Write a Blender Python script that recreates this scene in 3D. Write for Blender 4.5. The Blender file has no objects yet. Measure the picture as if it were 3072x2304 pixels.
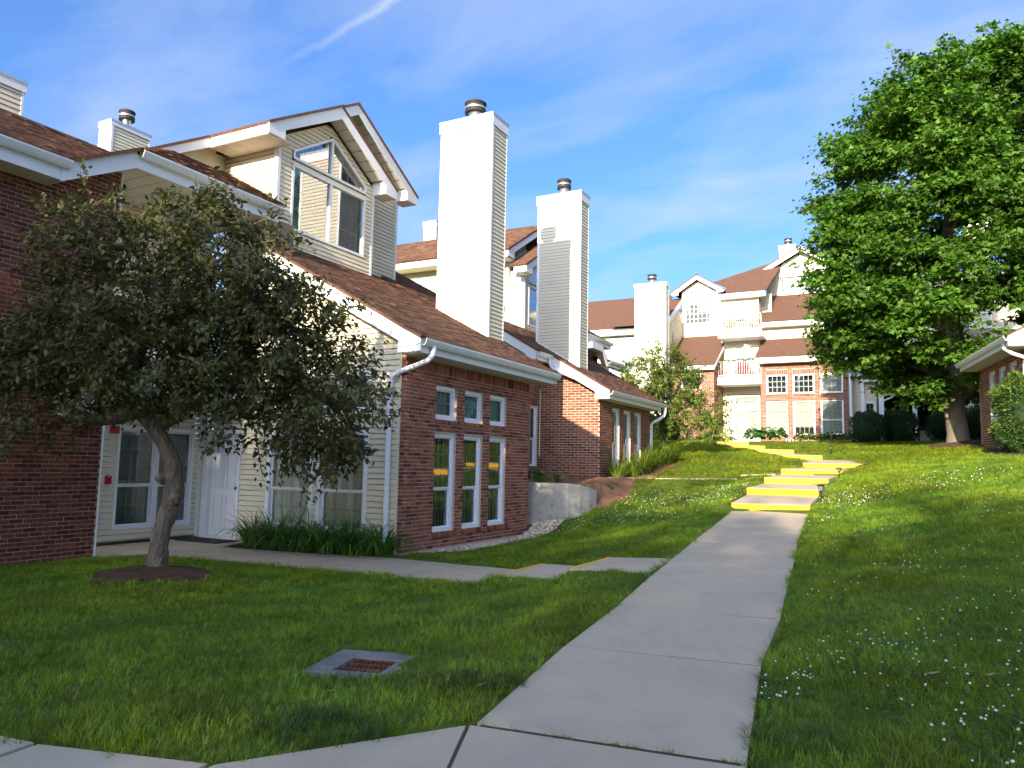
import bpy, math, random
import numpy as np
from mathutils import Matrix, Vector
random.seed(7); np.random.seed(7)
scene = bpy.context.scene
COL = scene.collection
# ------------------------------------------------------------------ camera
# Street axes: +Y runs away along the house fronts, +X to the right, z = 0 is the footing of the nearest house.
FPX, IW, IH = 2307.0, 3072.0, 2304.0
_n = np.array([.0195, 1, 241/FPX]); _n /= np.linalg.norm(_n)
_d = np.array([1215., -265., FPX]); _d -= _n*(_d@_n); _d /= np.linalg.norm(_d)
_x = np.cross(_d, _n); _x = _x if _x[0] > 0 else -_x
ROT = np.stack([_x, _d, _n])                  # rows: world axes in camera terms (right, up, forward)
CAMZ = 1.62
CAM = np.array([0., 0., CAMZ])
cam = bpy.data.cameras.new('camera'); cam_o = bpy.data.objects.new('camera', cam); COL.objects.link(cam_o)
cam.sensor_width = 36; cam.lens = 36*FPX/IW; cam.clip_start = .05; cam.clip_end = 3000
r, u, f = ROT[:, 0], ROT[:, 1], ROT[:, 2]
cam_o.matrix_world = Matrix(((r[0], u[0], -f[0], 0), (r[1], u[1], -f[1], 0), (r[2], u[2], -f[2], CAMZ), (0, 0, 0, 1)))
scene.camera = cam_o
def project(P):
    c = ROT.T @ (np.asarray(P, float)-CAM)
    return IW/2+FPX*c[0]/max(c[2], .01), IH/2-FPX*c[1]/max(c[2], .01), c[2]
# ------------------------------------------------------------------ sky, sun, exposure
SUN_EL, SUN_AZ = math.radians(18.5), math.radians(4.0)
world = bpy.data.worlds.new('World'); scene.world = world; world.use_nodes = True
def node(nt, typ, **kw):
    n = nt.nodes.new(typ)
    for k, v in kw.items():
        if k in n.inputs.keys() if hasattr(n.inputs, 'keys') else False: n.inputs[k].default_value = v
        else: setattr(n, k, v)
    return n
def build_world():
    nt = world.node_tree; nt.nodes.clear(); L = nt.links.new
    sky = nt.nodes.new('ShaderNodeTexSky'); sky.sky_type = 'NISHITA'; sky.sun_disc = False
    sky.sun_elevation = SUN_EL; sky.sun_rotation = math.pi-SUN_AZ
    sky.air_density = .65; sky.dust_density = 4.5; sky.ozone_density = 5.5; sky.altitude = 0
    tc = nt.nodes.new('ShaderNodeTexCoord')
    # project the view direction on a cloud deck: d / (z + .12)
    sep = nt.nodes.new('ShaderNodeSeparateXYZ'); L(tc.outputs['Generated'], sep.inputs[0])
    add = nt.nodes.new('ShaderNodeMath'); add.operation = 'MAXIMUM'; add.inputs[1].default_value = 0.0; L(sep.outputs[2], add.inputs[0])
    add2 = nt.nodes.new('ShaderNodeMath'); add2.inputs[1].default_value = .16; L(add.outputs[0], add2.inputs[0])
    dv = nt.nodes.new('ShaderNodeVectorMath'); dv.operation = 'DIVIDE'
    cmb = nt.nodes.new('ShaderNodeCombineXYZ')
    for i in range(3): L(add2.outputs[0], cmb.inputs[i])
    L(tc.outputs['Generated'], dv.inputs[0]); L(cmb.outputs[0], dv.inputs[1])
    def noise(scale, rot, stretch, detail, rough, dist):
        mp = nt.nodes.new('ShaderNodeMapping'); mp.inputs['Rotation'].default_value = (0, 0, rot); mp.inputs['Scale'].default_value = stretch
        L(dv.outputs[0], mp.inputs[0])
        nz = nt.nodes.new('ShaderNodeTexNoise'); nz.inputs['Scale'].default_value = scale; nz.inputs['Detail'].default_value = detail
        nz.inputs['Roughness'].default_value = rough; nz.inputs['Distortion'].default_value = dist
        L(mp.outputs[0], nz.inputs[0]); return nz.outputs[0]
    a = noise(.55, .5, (1, 1.5, 1), 4, .5, .3)
    b = noise(1.5, .9, (1, 2.2, 1), 7, .55, .35)
    m = nt.nodes.new('ShaderNodeMath'); m.operation = 'MULTIPLY'; L(a, m.inputs[0]); L(b, m.inputs[1])
    mr = nt.nodes.new('ShaderNodeMapRange'); mr.inputs[1].default_value = .19; mr.inputs[2].default_value = .42; mr.inputs[3].default_value = 0; mr.inputs[4].default_value = .7
    L(m.outputs[0], mr.inputs[0])
    # one contrail: a thin ragged streak on the same deck
    ct = nt.nodes.new('ShaderNodeVectorMath'); ct.operation = 'DOT_PRODUCT'; ct.inputs[1].default_value = CONTRAIL[0]; L(dv.outputs[0], ct.inputs[0])
    wob = noise(6, 0, (1, 1, 1), 4, .6, 0)
    wm = nt.nodes.new('ShaderNodeMath'); wm.operation = 'MULTIPLY_ADD'; wm.inputs[1].default_value = .05; wm.inputs[2].default_value = CONTRAIL[1]-.025; L(wob, wm.inputs[0])
    sb = nt.nodes.new('ShaderNodeMath'); sb.operation = 'SUBTRACT'; L(ct.outputs['Value'], sb.inputs[0]); L(wm.outputs[0], sb.inputs[1])
    ab = nt.nodes.new('ShaderNodeMath'); ab.operation = 'ABSOLUTE'; L(sb.outputs[0], ab.inputs[0])
    cr = nt.nodes.new('ShaderNodeMapRange'); cr.inputs[1].default_value = 0; cr.inputs[2].default_value = .014; cr.inputs[3].default_value = .5; cr.inputs[4].default_value = 0; L(ab.outputs[0], cr.inputs[0])
    al = nt.nodes.new('ShaderNodeVectorMath'); al.operation = 'DOT_PRODUCT'; al.inputs[1].default_value = CONTRAIL[2]; L(dv.outputs[0], al.inputs[0])
    fr = nt.nodes.new('ShaderNodeMapRange'); fr.inputs[1].default_value = CONTRAIL[3]; fr.inputs[2].default_value = CONTRAIL[4]; fr.inputs[3].default_value = 0; fr.inputs[4].default_value = 1; L(al.outputs['Value'], fr.inputs[0])
    cm = nt.nodes.new('ShaderNodeMath'); cm.operation = 'MULTIPLY'; L(cr.outputs[0], cm.inputs[0]); L(fr.outputs[0], cm.inputs[1])
    mx = nt.nodes.new('ShaderNodeMath'); mx.operation = 'ADD'; mx.use_clamp = True; L(mr.outputs[0], mx.inputs[0]); L(cm.outputs[0], mx.inputs[1])
    # camera white balance of the place: deepen the blue a little
    hs = nt.nodes.new('ShaderNodeHueSaturation'); hs.inputs['Saturation'].default_value = 1.06; hs.inputs['Value'].default_value = 1.0; L(sky.outputs[0], hs.inputs['Color'])
    mix = nt.nodes.new('ShaderNodeMix'); mix.data_type = 'RGBA'; mix.inputs['B'].default_value = CLOUD
    L(mx.outputs[0], mix.inputs['Factor']); L(hs.outputs[0], mix.inputs['A'])
    bg = nt.nodes.new('ShaderNodeBackground'); bg.inputs[1].default_value = SKY_STRENGTH
    L(mix.outputs['Result'], bg.inputs[0])
    out = nt.nodes.new('ShaderNodeOutputWorld'); L(bg.outputs[0], out.inputs[0])
SKY_STRENGTH = .14
CLOUD = (1.6, 1.8, 2.2, 1)
def deck(px, py):
    d = ROT @ np.array([px-IW/2, -(py-IH/2), FPX]); d /= np.linalg.norm(d); return d/(max(d[2], 0)+.16)
_a, _b = deck(1190, 0), deck(900, 160)
_t = (_b-_a)[:2]; _t /= np.linalg.norm(_t); _nn = np.array([-_t[1], _t[0]])
CONTRAIL = ((_nn[0], _nn[1], 0), float(_nn@_a[:2]), (-_t[0], -_t[1], 0), float(-_t@_b[:2])-.1, float(-_t@_a[:2]))
build_world()
sun = bpy.data.lights.new('sun', 'SUN'); sun.energy = 3.7; sun.angle = math.radians(.53); sun.color = (1, .86, .66)
sun_o = bpy.data.objects.new('sun', sun); COL.objects.link(sun_o)
_tr = Vector((-math.sin(SUN_AZ)*math.cos(SUN_EL), math.cos(SUN_AZ)*math.cos(SUN_EL), -math.sin(SUN_EL)))
sun_o.rotation_euler = _tr.to_track_quat('-Z', 'Y').to_euler(); sun_o.location = (0, -40, 30)
vs = scene.view_settings; vs.view_transform = 'Standard'; vs.look = 'None'; vs.exposure = 1.72; vs.gamma = 1; vs.use_curve_mapping = False
scene.cycles.max_bounces = 5; scene.cycles.diffuse_bounces = 3; scene.cycles.glossy_bounces = 3; scene.cycles.transmission_bounces = 3; scene.cycles.transparent_max_bounces = 10
# ------------------------------------------------------------------ materials
MATS = {}
def mat(name, color, rough=.7, var=0, scale=3, bump=0, bscale=40, spec=.3, metal=0, isl=0, dirt=0, dirtcol=(.1, .09, .07), stretch=None, hue=None):
    """base colour with optional noise variation, per-piece variation (isl) and fine relief"""
    m = bpy.data.materials.new(name); m.use_nodes = True; nt = m.node_tree; L = nt.links.new
    p = nt.nodes['Principled BSDF']; p.inputs['Roughness'].default_value = rough; p.inputs['Specular IOR Level'].default_value = spec; p.inputs['Metallic'].default_value = metal
    col = None
    rgb = nt.nodes.new('ShaderNodeRGB'); rgb.outputs[0].default_value = (*color, 1); col = rgb.outputs[0]
    geo = nt.nodes.new('ShaderNodeNewGeometry')
    pos = geo.outputs['Position']
    if stretch:
        mp = nt.nodes.new('ShaderNodeMapping'); mp.inputs['Scale'].default_value = stretch; L(pos, mp.inputs[0]); pos = mp.outputs[0]
    def nz(s, det=4):
        n = nt.nodes.new('ShaderNodeTexNoise'); n.inputs['Scale'].default_value = s; n.inputs['Detail'].default_value = det; n.inputs['Roughness'].default_value = .6; L(pos, n.inputs['Vector']); return n.outputs[0]
    def ramp(src, lo, hi, a=0, b=1):
        r_ = nt.nodes.new('ShaderNodeMapRange'); r_.inputs[1].default_value = a; r_.inputs[2].default_value = b; r_.inputs[3].default_value = lo; r_.inputs[4].default_value = hi; L(src, r_.inputs[0]); return r_.outputs[0]
    def mul(c, v):
        x = nt.nodes.new('ShaderNodeVectorMath'); x.operation = 'SCALE'; L(c, x.inputs[0]); L(v, x.inputs['Scale']); return x.outputs[0]
    if isl:
        oi = nt.nodes.new('ShaderNodeObjectInfo'); ad = nt.nodes.new('ShaderNodeMath'); L(oi.outputs['Random'], ad.inputs[0]); L(geo.outputs['Random Per Island'], ad.inputs[1])
        frc = nt.nodes.new('ShaderNodeMath'); frc.operation = 'FRACT'; L(ad.outputs[0], frc.inputs[0])
        cr = nt.nodes.new('ShaderNodeValToRGB')
        cr.color_ramp.interpolation = 'LINEAR'
        els = hue or [(0, (1-isl,)*3), (1, (1+isl,)*3)]
        while len(cr.color_ramp.elements) < len(els): cr.color_ramp.elements.new(.5)
        for e, (q, c) in zip(cr.color_ramp.elements, els): e.position = q; e.color = (*c, 1)
        L(frc.outputs[0], cr.inputs[0])
        vm = nt.nodes.new('ShaderNodeVectorMath'); vm.operation = 'MULTIPLY'; L(col, vm.inputs[0]); L(cr.outputs[0], vm.inputs[1]); col = vm.outputs[0]
    if var: col = mul(col, ramp(nz(scale), 1-var, 1+var, .3, .7))
    if dirt:
        mx = nt.nodes.new('ShaderNodeMix'); mx.data_type = 'RGBA'; mx.inputs['B'].default_value = (*dirtcol, 1); L(ramp(nz(scale*2.7, 6), 0, dirt, .52, .75), mx.inputs['Factor']); L(col, mx.inputs['A']); col = mx.outputs['Result']
    L(col, p.inputs['Base Color'])
    if bump:
        b = nt.nodes.new('ShaderNodeBump'); b.inputs['Strength'].default_value = bump; b.inputs['Distance'].default_value = .01; L(nz(bscale, 5), b.inputs['Height']); L(b.outputs[0], p.inputs['Normal'])
    MATS[name] = m; return m
def leaf_mat(name, color, trans=.35, isl=.3, rough=.45, spec=.35, patch=.25, pscale=.6, second=None, tint=0):
    m = bpy.data.materials.new(name); m.use_nodes = True; nt = m.node_tree; L = nt.links.new
    p = nt.nodes['Principled BSDF']; p.inputs['Roughness'].default_value = rough; p.inputs['Specular IOR Level'].default_value = spec
    geo = nt.nodes.new('ShaderNodeNewGeometry')
    oi = nt.nodes.new('ShaderNodeObjectInfo'); ad = nt.nodes.new('ShaderNodeMath'); L(oi.outputs['Random'], ad.inputs[0]); L(geo.outputs['Random Per Island'], ad.inputs[1])
    fr = nt.nodes.new('ShaderNodeMath'); fr.operation = 'FRACT'; L(ad.outputs[0], fr.inputs[0])
    cr = nt.nodes.new('ShaderNodeValToRGB'); c2 = second or tuple(c*(1+isl) for c in color)
    cr.color_ramp.elements[0].color = (*[c*(1-isl) for c in color], 1); cr.color_ramp.elements[1].color = (*c2, 1); L(fr.outputs[0], cr.inputs[0])
    n = nt.nodes.new('ShaderNodeTexNoise'); n.inputs['Scale'].default_value = pscale; n.inputs['Detail'].default_value = 3; L(geo.outputs['Position'], n.inputs['Vector'])
    mr = nt.nodes.new('ShaderNodeMapRange'); mr.inputs[1].default_value = .3; mr.inputs[2].default_value = .7; mr.inputs[3].default_value = 1-patch; mr.inputs[4].default_value = 1+patch; L(n.outputs[0], mr.inputs[0])
    sc = nt.nodes.new('ShaderNodeVectorMath'); sc.operation = 'SCALE'; L(cr.outputs[0], sc.inputs[0]); L(mr.outputs[0], sc.inputs['Scale'])
    if tint:
        n2 = nt.nodes.new('ShaderNodeTexNoise'); n2.inputs['Scale'].default_value = .55; n2.inputs['Detail'].default_value = 4; n2.inputs['Roughness'].default_value = .65; L(geo.outputs['Position'], n2.inputs['Vector'])
        r2 = nt.nodes.new('ShaderNodeValToRGB'); r2.color_ramp.elements[0].position = .38; r2.color_ramp.elements[1].position = .62; r2.color_ramp.elements[0].color = (.72, .92, 1.0, 1); r2.color_ramp.elements[1].color = (1.25, 1.10, .85, 1); L(n2.outputs[0], r2.inputs[0])
        vm = nt.nodes.new('ShaderNodeVectorMath'); vm.operation = 'MULTIPLY'; L(sc.outputs[0], vm.inputs[0]); L(r2.outputs[0], vm.inputs[1]); sc = vm
    L(sc.outputs[0], p.inputs['Base Color'])
    tr = nt.nodes.new('ShaderNodeBsdfTranslucent'); tm = nt.nodes.new('ShaderNodeVectorMath'); tm.operation = 'MULTIPLY'; tm.inputs[1].default_value = (1.15, 1.25, .6); L(sc.outputs[0], tm.inputs[0]); L(tm.outputs[0], tr.inputs[0])
    mx = nt.nodes.new('ShaderNodeMixShader'); mx.inputs[0].default_value = trans; L(p.outputs[0], mx.inputs[1]); L(tr.outputs[0], mx.inputs[2])
    L(mx.outputs[0], nt.nodes['Material Output'].inputs[0]); MATS[name] = m; return m
def glass_mat(name, tint=(.8, .84, .82), base=.10):
    m = bpy.data.materials.new(name); m.use_nodes = True; nt = m.node_tree; L = nt.links.new
    nt.nodes.remove(nt.nodes['Principled BSDF'])
    t = nt.nodes.new('ShaderNodeBsdfTransparent'); t.inputs[0].default_value = (*tint, 1)
    g = nt.nodes.new('ShaderNodeBsdfGlossy'); g.inputs['Roughness'].default_value = .015; g.inputs[0].default_value = (.95, .97, 1, 1)
    geo = nt.nodes.new('ShaderNodeNewGeometry'); nz = nt.nodes.new('ShaderNodeTexNoise'); nz.inputs['Scale'].default_value = 1.3; L(geo.outputs['Position'], nz.inputs['Vector'])
    b = nt.nodes.new('ShaderNodeBump'); b.inputs['Strength'].default_value = .06; b.inputs['Distance'].default_value = .02; L(nz.outputs[0], b.inputs['Height']); L(b.outputs[0], g.inputs['Normal'])
    fr = nt.nodes.new('ShaderNodeFresnel'); fr.inputs[0].default_value = 1.5
    ad = nt.nodes.new('ShaderNodeMath'); ad.use_clamp = True; ad.inputs[1].default_value = base; L(fr.outputs[0], ad.inputs[0])
    mx = nt.nodes.new('ShaderNodeMixShader'); L(ad.outputs[0], mx.inputs[0]); L(t.outputs[0], mx.inputs[1]); L(g.outputs[0], mx.inputs[2])
    L(mx.outputs[0], nt.nodes['Material Output'].inputs[0]); MATS[name] = m; return m
_bh = [(0, (.42, .36, .38)), (.18, (.62, .55, .55)), (.3, (.95, .9, .85)), (.75, (1.1, 1.05, 1.0)), (1, (1.35, 1.35, 1.3))]
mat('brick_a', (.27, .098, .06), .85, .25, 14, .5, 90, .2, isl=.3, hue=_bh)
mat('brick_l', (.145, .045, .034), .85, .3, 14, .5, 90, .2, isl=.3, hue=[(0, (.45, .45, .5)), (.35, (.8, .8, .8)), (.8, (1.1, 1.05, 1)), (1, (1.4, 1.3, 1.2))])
mat('brick_b', (.22, .085, .05), .85, .3, 18, .5, 80, .2, isl=.25, hue=[(0, (.6, .55, .55)), (.4, (.9, .9, .9)), (1, (1.2, 1.15, 1.1))])
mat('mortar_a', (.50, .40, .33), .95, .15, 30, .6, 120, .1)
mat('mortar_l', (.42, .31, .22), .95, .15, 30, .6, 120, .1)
mat('mortar_b', (.62, .53, .43), .95, .12, 30, .6, 120, .1)
mat('siding', (.70, .635, .47), .5, .05, 5, .08, 60, .35, isl=.025, stretch=(.4, .4, 2))
mat('trim', (.80, .81, .82), .45, .03, 3, 0, 40, .35, dirt=.10, dirtcol=(.45, .44, .40))
mat('gutter', (.72, .74, .72), .4, .06, 4, 0, 40, .4, dirt=.2, dirtcol=(.35, .36, .33))
mat('soffit', (.66, .62, .52), .6, .04, 4)
mat('shingle', (.145, .076, .050), .9, .22, 9, .7, 160, .15, isl=.2, hue=[(0, (.66, .64, .62)), (.5, (.95, .95, .95)), (1, (1.3, 1.28, 1.25))])
mat('roof_far', (.125, .066, .045), .9, .32, 5, .8, 30, .15, stretch=(1.2, 2, 5))
mat('concrete', (.47, .385, .275), .85, .10, 1.3, .25, 150, .25, dirt=.22, dirtcol=(.22, .20, .175))
mat('concrete_old', (.36, .34, .30), .9, .16, 4, .5, 60, .2, dirt=.6, dirtcol=(.11, .10, .085))
mat('joint', (.07, .055, .045), .95)
mat('yellow', (.74, .375, .003), .55, .07, 5, .1, 80, .35, dirt=.06, dirtcol=(.45, .30, .08))
mat('soil', (.085, .050, .034), .95, .35, 6, .9, 40, .1)
mat('soil_red', (.20, .105, .062), .95, .3, 4, .9, 40, .1)
mat('pebble', (.55, .45, .34), .8, .2, 20, .2, 60, .3, isl=.45)
mat('metal', (.62, .63, .62), .35, .1, 8, 0, 40, .5, metal=.85)
mat('dark_metal', (.04, .037, .035), .6, .2, 10, 0, 40, .3)
mat('mesh_metal', (.035, .03, .028), .7, .5, 40, 0, 40, .2)
mat('lap_shade', (.30, .25, .17), .9)  # dark tan backing: puts the shadow lines of the lap gaps into colour
mat('concrete_dark', (.19, .185, .17), .9, .25, 5, .5, 60, .2, dirt=.5, dirtcol=(.08, .075, .065))
mat('rust', (.11, .045, .028), .85, .35, 20, .6, 60, .2)
mat('black', (.012, .012, .013), .5)
mat('mat_rubber', (.03, .03, .03), .9, .2, 30, .4, 80)
mat('door_white', (.78, .79, .82), .45, .02, 3)
mat('red', (.42, .018, .022), .4)
mat('red_chair', (.42, .012, .02), .5)
mat('white_plate', (.76, .75, .70), .5)
mat('interior_shade', (.055, .055, .05), .9)  # near-black for unlit rooms and the porch interior: their shade as colour
mat('blind_white', (.78, .77, .72), .6)
mat('blind_green', (.38, .50, .44), .6)
mat('blind_dark', (.10, .115, .11), .7)
mat('blind_grey', (.30, .32, .28), .75, .15, 3)
mat('muntin', (.42, .44, .40), .6)
mat('curtain', (.62, .62, .58), .8, .08, 3)
mat('screen', (.10, .10, .10), .9)
mat('bark', (.155, .125, .095), .95, .5, 7, 1.0, 30, .1, stretch=(3, 3, .6), dirt=.5, dirtcol=(.05, .042, .034))
mat('bark_maple', (.18, .15, .11), .95, .25, 4, .9, 26, .1, stretch=(3, 3, .7))
mat('wood', (.30, .20, .11), .7, .2, 8)
mat('ground', (.07, .10, .016), .95, .35, 2.5, .8, 25, .1)
glass_mat('glass', (.62, .68, .64), .08); glass_mat('glass_clear', (.9, .95, .92), .04); glass_mat('glass_sky', (.75, .8, .82), .22)
leaf_mat('leaf_crab', (.076, .092, .024), .24, .4, .5, .3, .25, 1.1, second=(.125, .118, .036))
leaf_mat('leaf_maple', (.075, .165, .016), .36, .35, .5, .3, .25, .35)
leaf_mat('leaf_small', (.12, .18, .022), .36, .35, .45, .35, .25, .6)
leaf_mat('leaf_yew', (.035, .075, .012), .2, .45, .5, .3, .2, 1.5)
leaf_mat('leaf_yew_new', (.13, .20, .02), .3, .4, .5, .3, .2, 1.5)
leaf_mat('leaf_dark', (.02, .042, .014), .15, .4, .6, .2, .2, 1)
leaf_mat('leaf_lily', (.085, .19, .028), .3, .35, .4, .4, .15, 2)
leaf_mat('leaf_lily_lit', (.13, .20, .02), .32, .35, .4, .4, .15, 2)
leaf_mat('leaf_hosta', (.045, .12, .02), .25, .35, .45, .35, .2, 2)
leaf_mat('leaf_hosta_pale', (.30, .36, .10), .25, .6, .45, .35, .2, 3)
leaf_mat('grass', (.125, .25, .018), .34, .3, .5, .25, .35, 1.6, second=(.25, .33, .03), tint=1)
leaf_mat('grass_far', (.15, .235, .012), .3, .3, .5, .25, .25, .5, second=(.20, .245, .020), tint=1)
leaf_mat('grass_dry', (.20, .17, .07), .3, .3, .6, .2, .3, 1.2)
leaf_mat('grass_dark', (.055, .10, .018), .3, .3, .5, .25, .3, 1.5)
leaf_mat('clover', (.045, .115, .02), .3, .3, .5, .25, .2, 2)
mat('flower_white', (.62, .58, .50), .8, isl=.12)
mat('flower_yellow', (.8, .45, .03), .7)
mat('flower_pink', (.55, .06, .30), .7)
mat('leaf_dry', (.30, .19, .11), .9, isl=.3)
# ------------------------------------------------------------------ object helpers
WL = {}                                            # world place of every object's origin
def link(o, parent, wl):
    COL.objects.link(o); WL[o.name] = np.array(wl, float)
    if parent is not None:
        o.parent = parent; o.location = Vector(np.array(wl)-WL[parent.name])
    else: o.location = Vector(wl)
    return o
def tag(o, label=None, cat=None, group=None, kind=None):
    if label: o['label'] = label
    if cat: o['category'] = cat
    if group: o['group'] = group
    if kind: o['kind'] = kind
    return o
def thing(name, label, cat, loc, group=None):
    return tag(link(bpy.data.objects.new(name, None), None, loc), label, cat, group)
def raw_mesh(name, V, F, m, smooth=False):
    me = bpy.data.meshes.new(name); me.from_pydata([tuple(v) for v in V], [], F); me.update()
    if m: me.materials.append(MATS[m])
    if smooth:
        me.polygons.foreach_set('use_smooth', [True]*len(me.polygons))
    return me
def mk(name, V, F, m, parent=None, smooth=False, origin=None, kind=None):
    V = np.asarray(V, float).reshape(-1, 3)
    if origin is None:
        origin = (V.min(0)+V.max(0))/2
        if parent is None: origin[2] = V[:, 2].min()
    o = bpy.data.objects.new(name, raw_mesh(name, V-origin, F, m, smooth))
    link(o, parent, origin)
    if kind: o['kind'] = kind
    return o
BOXF = [(0, 1, 2, 3), (7, 6, 5, 4), (0, 4, 5, 1), (1, 5, 6, 2), (2, 6, 7, 3), (3, 7, 4, 0)]
class Fr:
    """wall frame: u runs along the wall, z up, d outwards"""
    def __init__(s, o, ang):
        s.o = np.array(o, float); s.a = math.radians(ang)
        s.U = np.array([math.cos(s.a), math.sin(s.a), 0]); s.N = np.array([math.sin(s.a), -math.cos(s.a), 0])
    def pt(s, u, z, d=0): return s.o+s.U*u+s.N*d+np.array([0, 0, z])
class MB:
    def __init__(s): s.V = []; s.F = []
    def add(s, V, F):
        k = len(s.V); s.V += [tuple(v) for v in V]; s.F += [tuple(i+k for i in f_) for f_ in F]; return s
    def box(s, fr, u0, u1, z0, z1, d0, d1):
        return s.add([fr.pt(*p) for p in [(u0, z0, d1), (u1, z0, d1), (u1, z1, d1), (u0, z1, d1), (u0, z0, d0), (u1, z0, d0), (u1, z1, d0), (u0, z1, d0)]], BOXF)
    def prism(s, fr, poly, d0, d1):
        """poly [(u, z)] counter-clockwise seen from outside"""
        n = len(poly); V = [fr.pt(u_, z_, d1) for u_, z_ in poly]+[fr.pt(u_, z_, d0) for u_, z_ in poly]
        F = [tuple(range(n)), tuple(range(2*n-1, n-1, -1))]+[(i, n+i, n+(i+1) % n, (i+1) % n) for i in range(n)]
        return s.add(V, F)
    def extr(s, fr, prof, u0, u1):
        """profile [(d, z)] swept along u"""
        n = len(prof); V = [fr.pt(u0, z_, d_) for d_, z_ in prof]+[fr.pt(u1, z_, d_) for d_, z_ in prof]
        F = [tuple(range(n-1, -1, -1)), tuple(range(n, 2*n))]+[(i, (i+1) % n, n+(i+1) % n, n+i) for i in range(n)]
        return s.add(V, F)
    def wbox(s, x0, x1, y0, y1, z0, z1):
        return s.add([(x0, y0, z0), (x1, y0, z0), (x1, y0, z1), (x0, y0, z1), (x0, y1, z0), (x1, y1, z0), (x1, y1, z1), (x0, y1, z1)], BOXF)
    def tube(s, pts, rad, n=10, ry=None, cap=True, jit=0):
        pts = [np.array(p, float) for p in pts]; base = len(s.V); up = np.array([0, 0, 1.]); prev = None
        for i, p in enumerate(pts):
            t = pts[min(i+1, len(pts)-1)]-pts[max(i-1, 0)]; t /= np.linalg.norm(t)+1e-9
            if prev is None:
                a = np.cross(t, up if abs(t[2]) < .9 else np.array([1., 0, 0])); a /= np.linalg.norm(a)
            else:
                a = prev-t*(prev@t); a /= np.linalg.norm(a)+1e-9
            prev = a; b = np.cross(t, a); R = rad[i] if hasattr(rad, '__len__') else rad
            for k in range(n):
                q = 2*math.pi*(k+.5)/n; j = 1+random.uniform(-jit, jit)
                s.V.append(tuple(p+a*math.cos(q)*R*j+b*math.sin(q)*(ry*R if ry else R)*j))
        for i in range(len(pts)-1):
            for k in range(n):
                s.F.append((base+i*n+k, base+i*n+(k+1) % n, base+(i+1)*n+(k+1) % n, base+(i+1)*n+k))
        if cap:
            s.F.append(tuple(base+k for k in range(n-1, -1, -1))); s.F.append(tuple(base+(len(pts)-1)*n+k for k in range(n)))
        return s
    def lathe(s, c, prof, n=20):
        base = len(s.V); c = np.array(c, float)
        for r_, z_ in prof:
            for k in range(n): q = 2*math.pi*k/n; s.V.append(tuple(c+np.array([r_*math.cos(q), r_*math.sin(q), z_])))
        for i in range(len(prof)-1):
            for k in range(n): s.F.append((base+i*n+k, base+i*n+(k+1) % n, base+(i+1)*n+(k+1) % n, base+(i+1)*n+k))
        return s
    def ico(s, c, r_, jit=.0, sq=(1, 1, 1)):
        t = (1+5**.5)/2; P = np.array([(-1, t, 0), (1, t, 0), (-1, -t, 0), (1, -t, 0), (0, -1, t), (0, 1, t), (0, -1, -t), (0, 1, -t), (t, 0, -1), (t, 0, 1), (-t, 0, -1), (-t, 0, 1)])/1.902
        P = P*(1+np.random.uniform(-jit, jit, (12, 1)))*np.array(sq)*r_+np.array(c)
        return s.add(P, [(0, 11, 5), (0, 5, 1), (0, 1, 7), (0, 7, 10), (0, 10, 11), (1, 5, 9), (5, 11, 4), (11, 10, 2), (10, 7, 6), (7, 1, 8), (3, 9, 4), (3, 4, 2), (3, 2, 6), (3, 6, 8), (3, 8, 9), (4, 9, 5), (2, 4, 11), (6, 2, 10), (8, 6, 7), (9, 8, 1)])
    def done(s, name, m, parent=None, smooth=False, kind=None, origin=None): return mk(name, s.V, s.F, m, parent, smooth, origin, kind)
# ------------------------------------------------------------------ small countable pieces (bricks, shingles)
TEMPL = {}
def templ(key, V, F, m):
    if key not in TEMPL: TEMPL[key] = (raw_mesh(key[0], V, F, m), np.array(V, float), F, m)
    return key
def settle(pieces, name, mass, limit=300):
    """pieces: (template key, 4x4 world matrix, parent). The largest in view become objects, the rest one mass per parent."""
    def size(p):
        c = p[1][:3, 3]; x, y, d = project(c)
        if d < .2: return 0
        out = max(0, -x, x-IW, -y, y-IH)
        return 1/d/(1+out/60)
    pieces.sort(key=size, reverse=True)
    for key, M, par in pieces[:limit]:
        o = bpy.data.objects.new(name, TEMPL[key][0]); link(o, par, M[:3, 3])
        L_ = M.copy(); L_[:3, 3] -= WL[par.name]; o.matrix_local = Matrix(L_.tolist())
    rest = {}
    for key, M, par in pieces[limit:]: rest.setdefault((par.name, TEMPL[key][3]), [par, MB()])[1].add((TEMPL[key][1]@M[:3, :3].T)+M[:3, 3], TEMPL[key][2])
    for (pn, m), (par, mb) in rest.items(): mb.done(mass, m, par, kind='stuff')
def brick_key(m, L_, H_, D_=.085, c=.006):
    x, z = L_/2, H_/2
    V = [(-x+c, -.0, -z+c), (x-c, 0, -z+c), (x-c, 0, z-c), (-x+c, 0, z-c), (-x, c, -z), (x, c, -z), (x, c, z), (-x, c, z), (-x, D_, -z), (x, D_, -z), (x, D_, z), (-x, D_, z)]
    F = [(0, 1, 2, 3)]+[(4+i, 4+(i+1) % 4, (i+1) % 4, i) for i in range(4)]+[(8+i, 8+(i+1) % 4, 4+(i+1) % 4, 4+i) for i in range(4)]
    return templ(('brick', m, round(L_, 3), round(H_, 3)), V, F, m)
def fmat(fr, u_, z_, d_, sx=1, sz=1, tilt=0):
    M = np.eye(4); I = -fr.N
    M[:3, 0] = fr.U*sx; M[:3, 1] = I; M[:3, 2] = np.array([0, 0, sz]); M[:3, 3] = fr.pt(u_, z_, d_)
    return M
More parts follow.
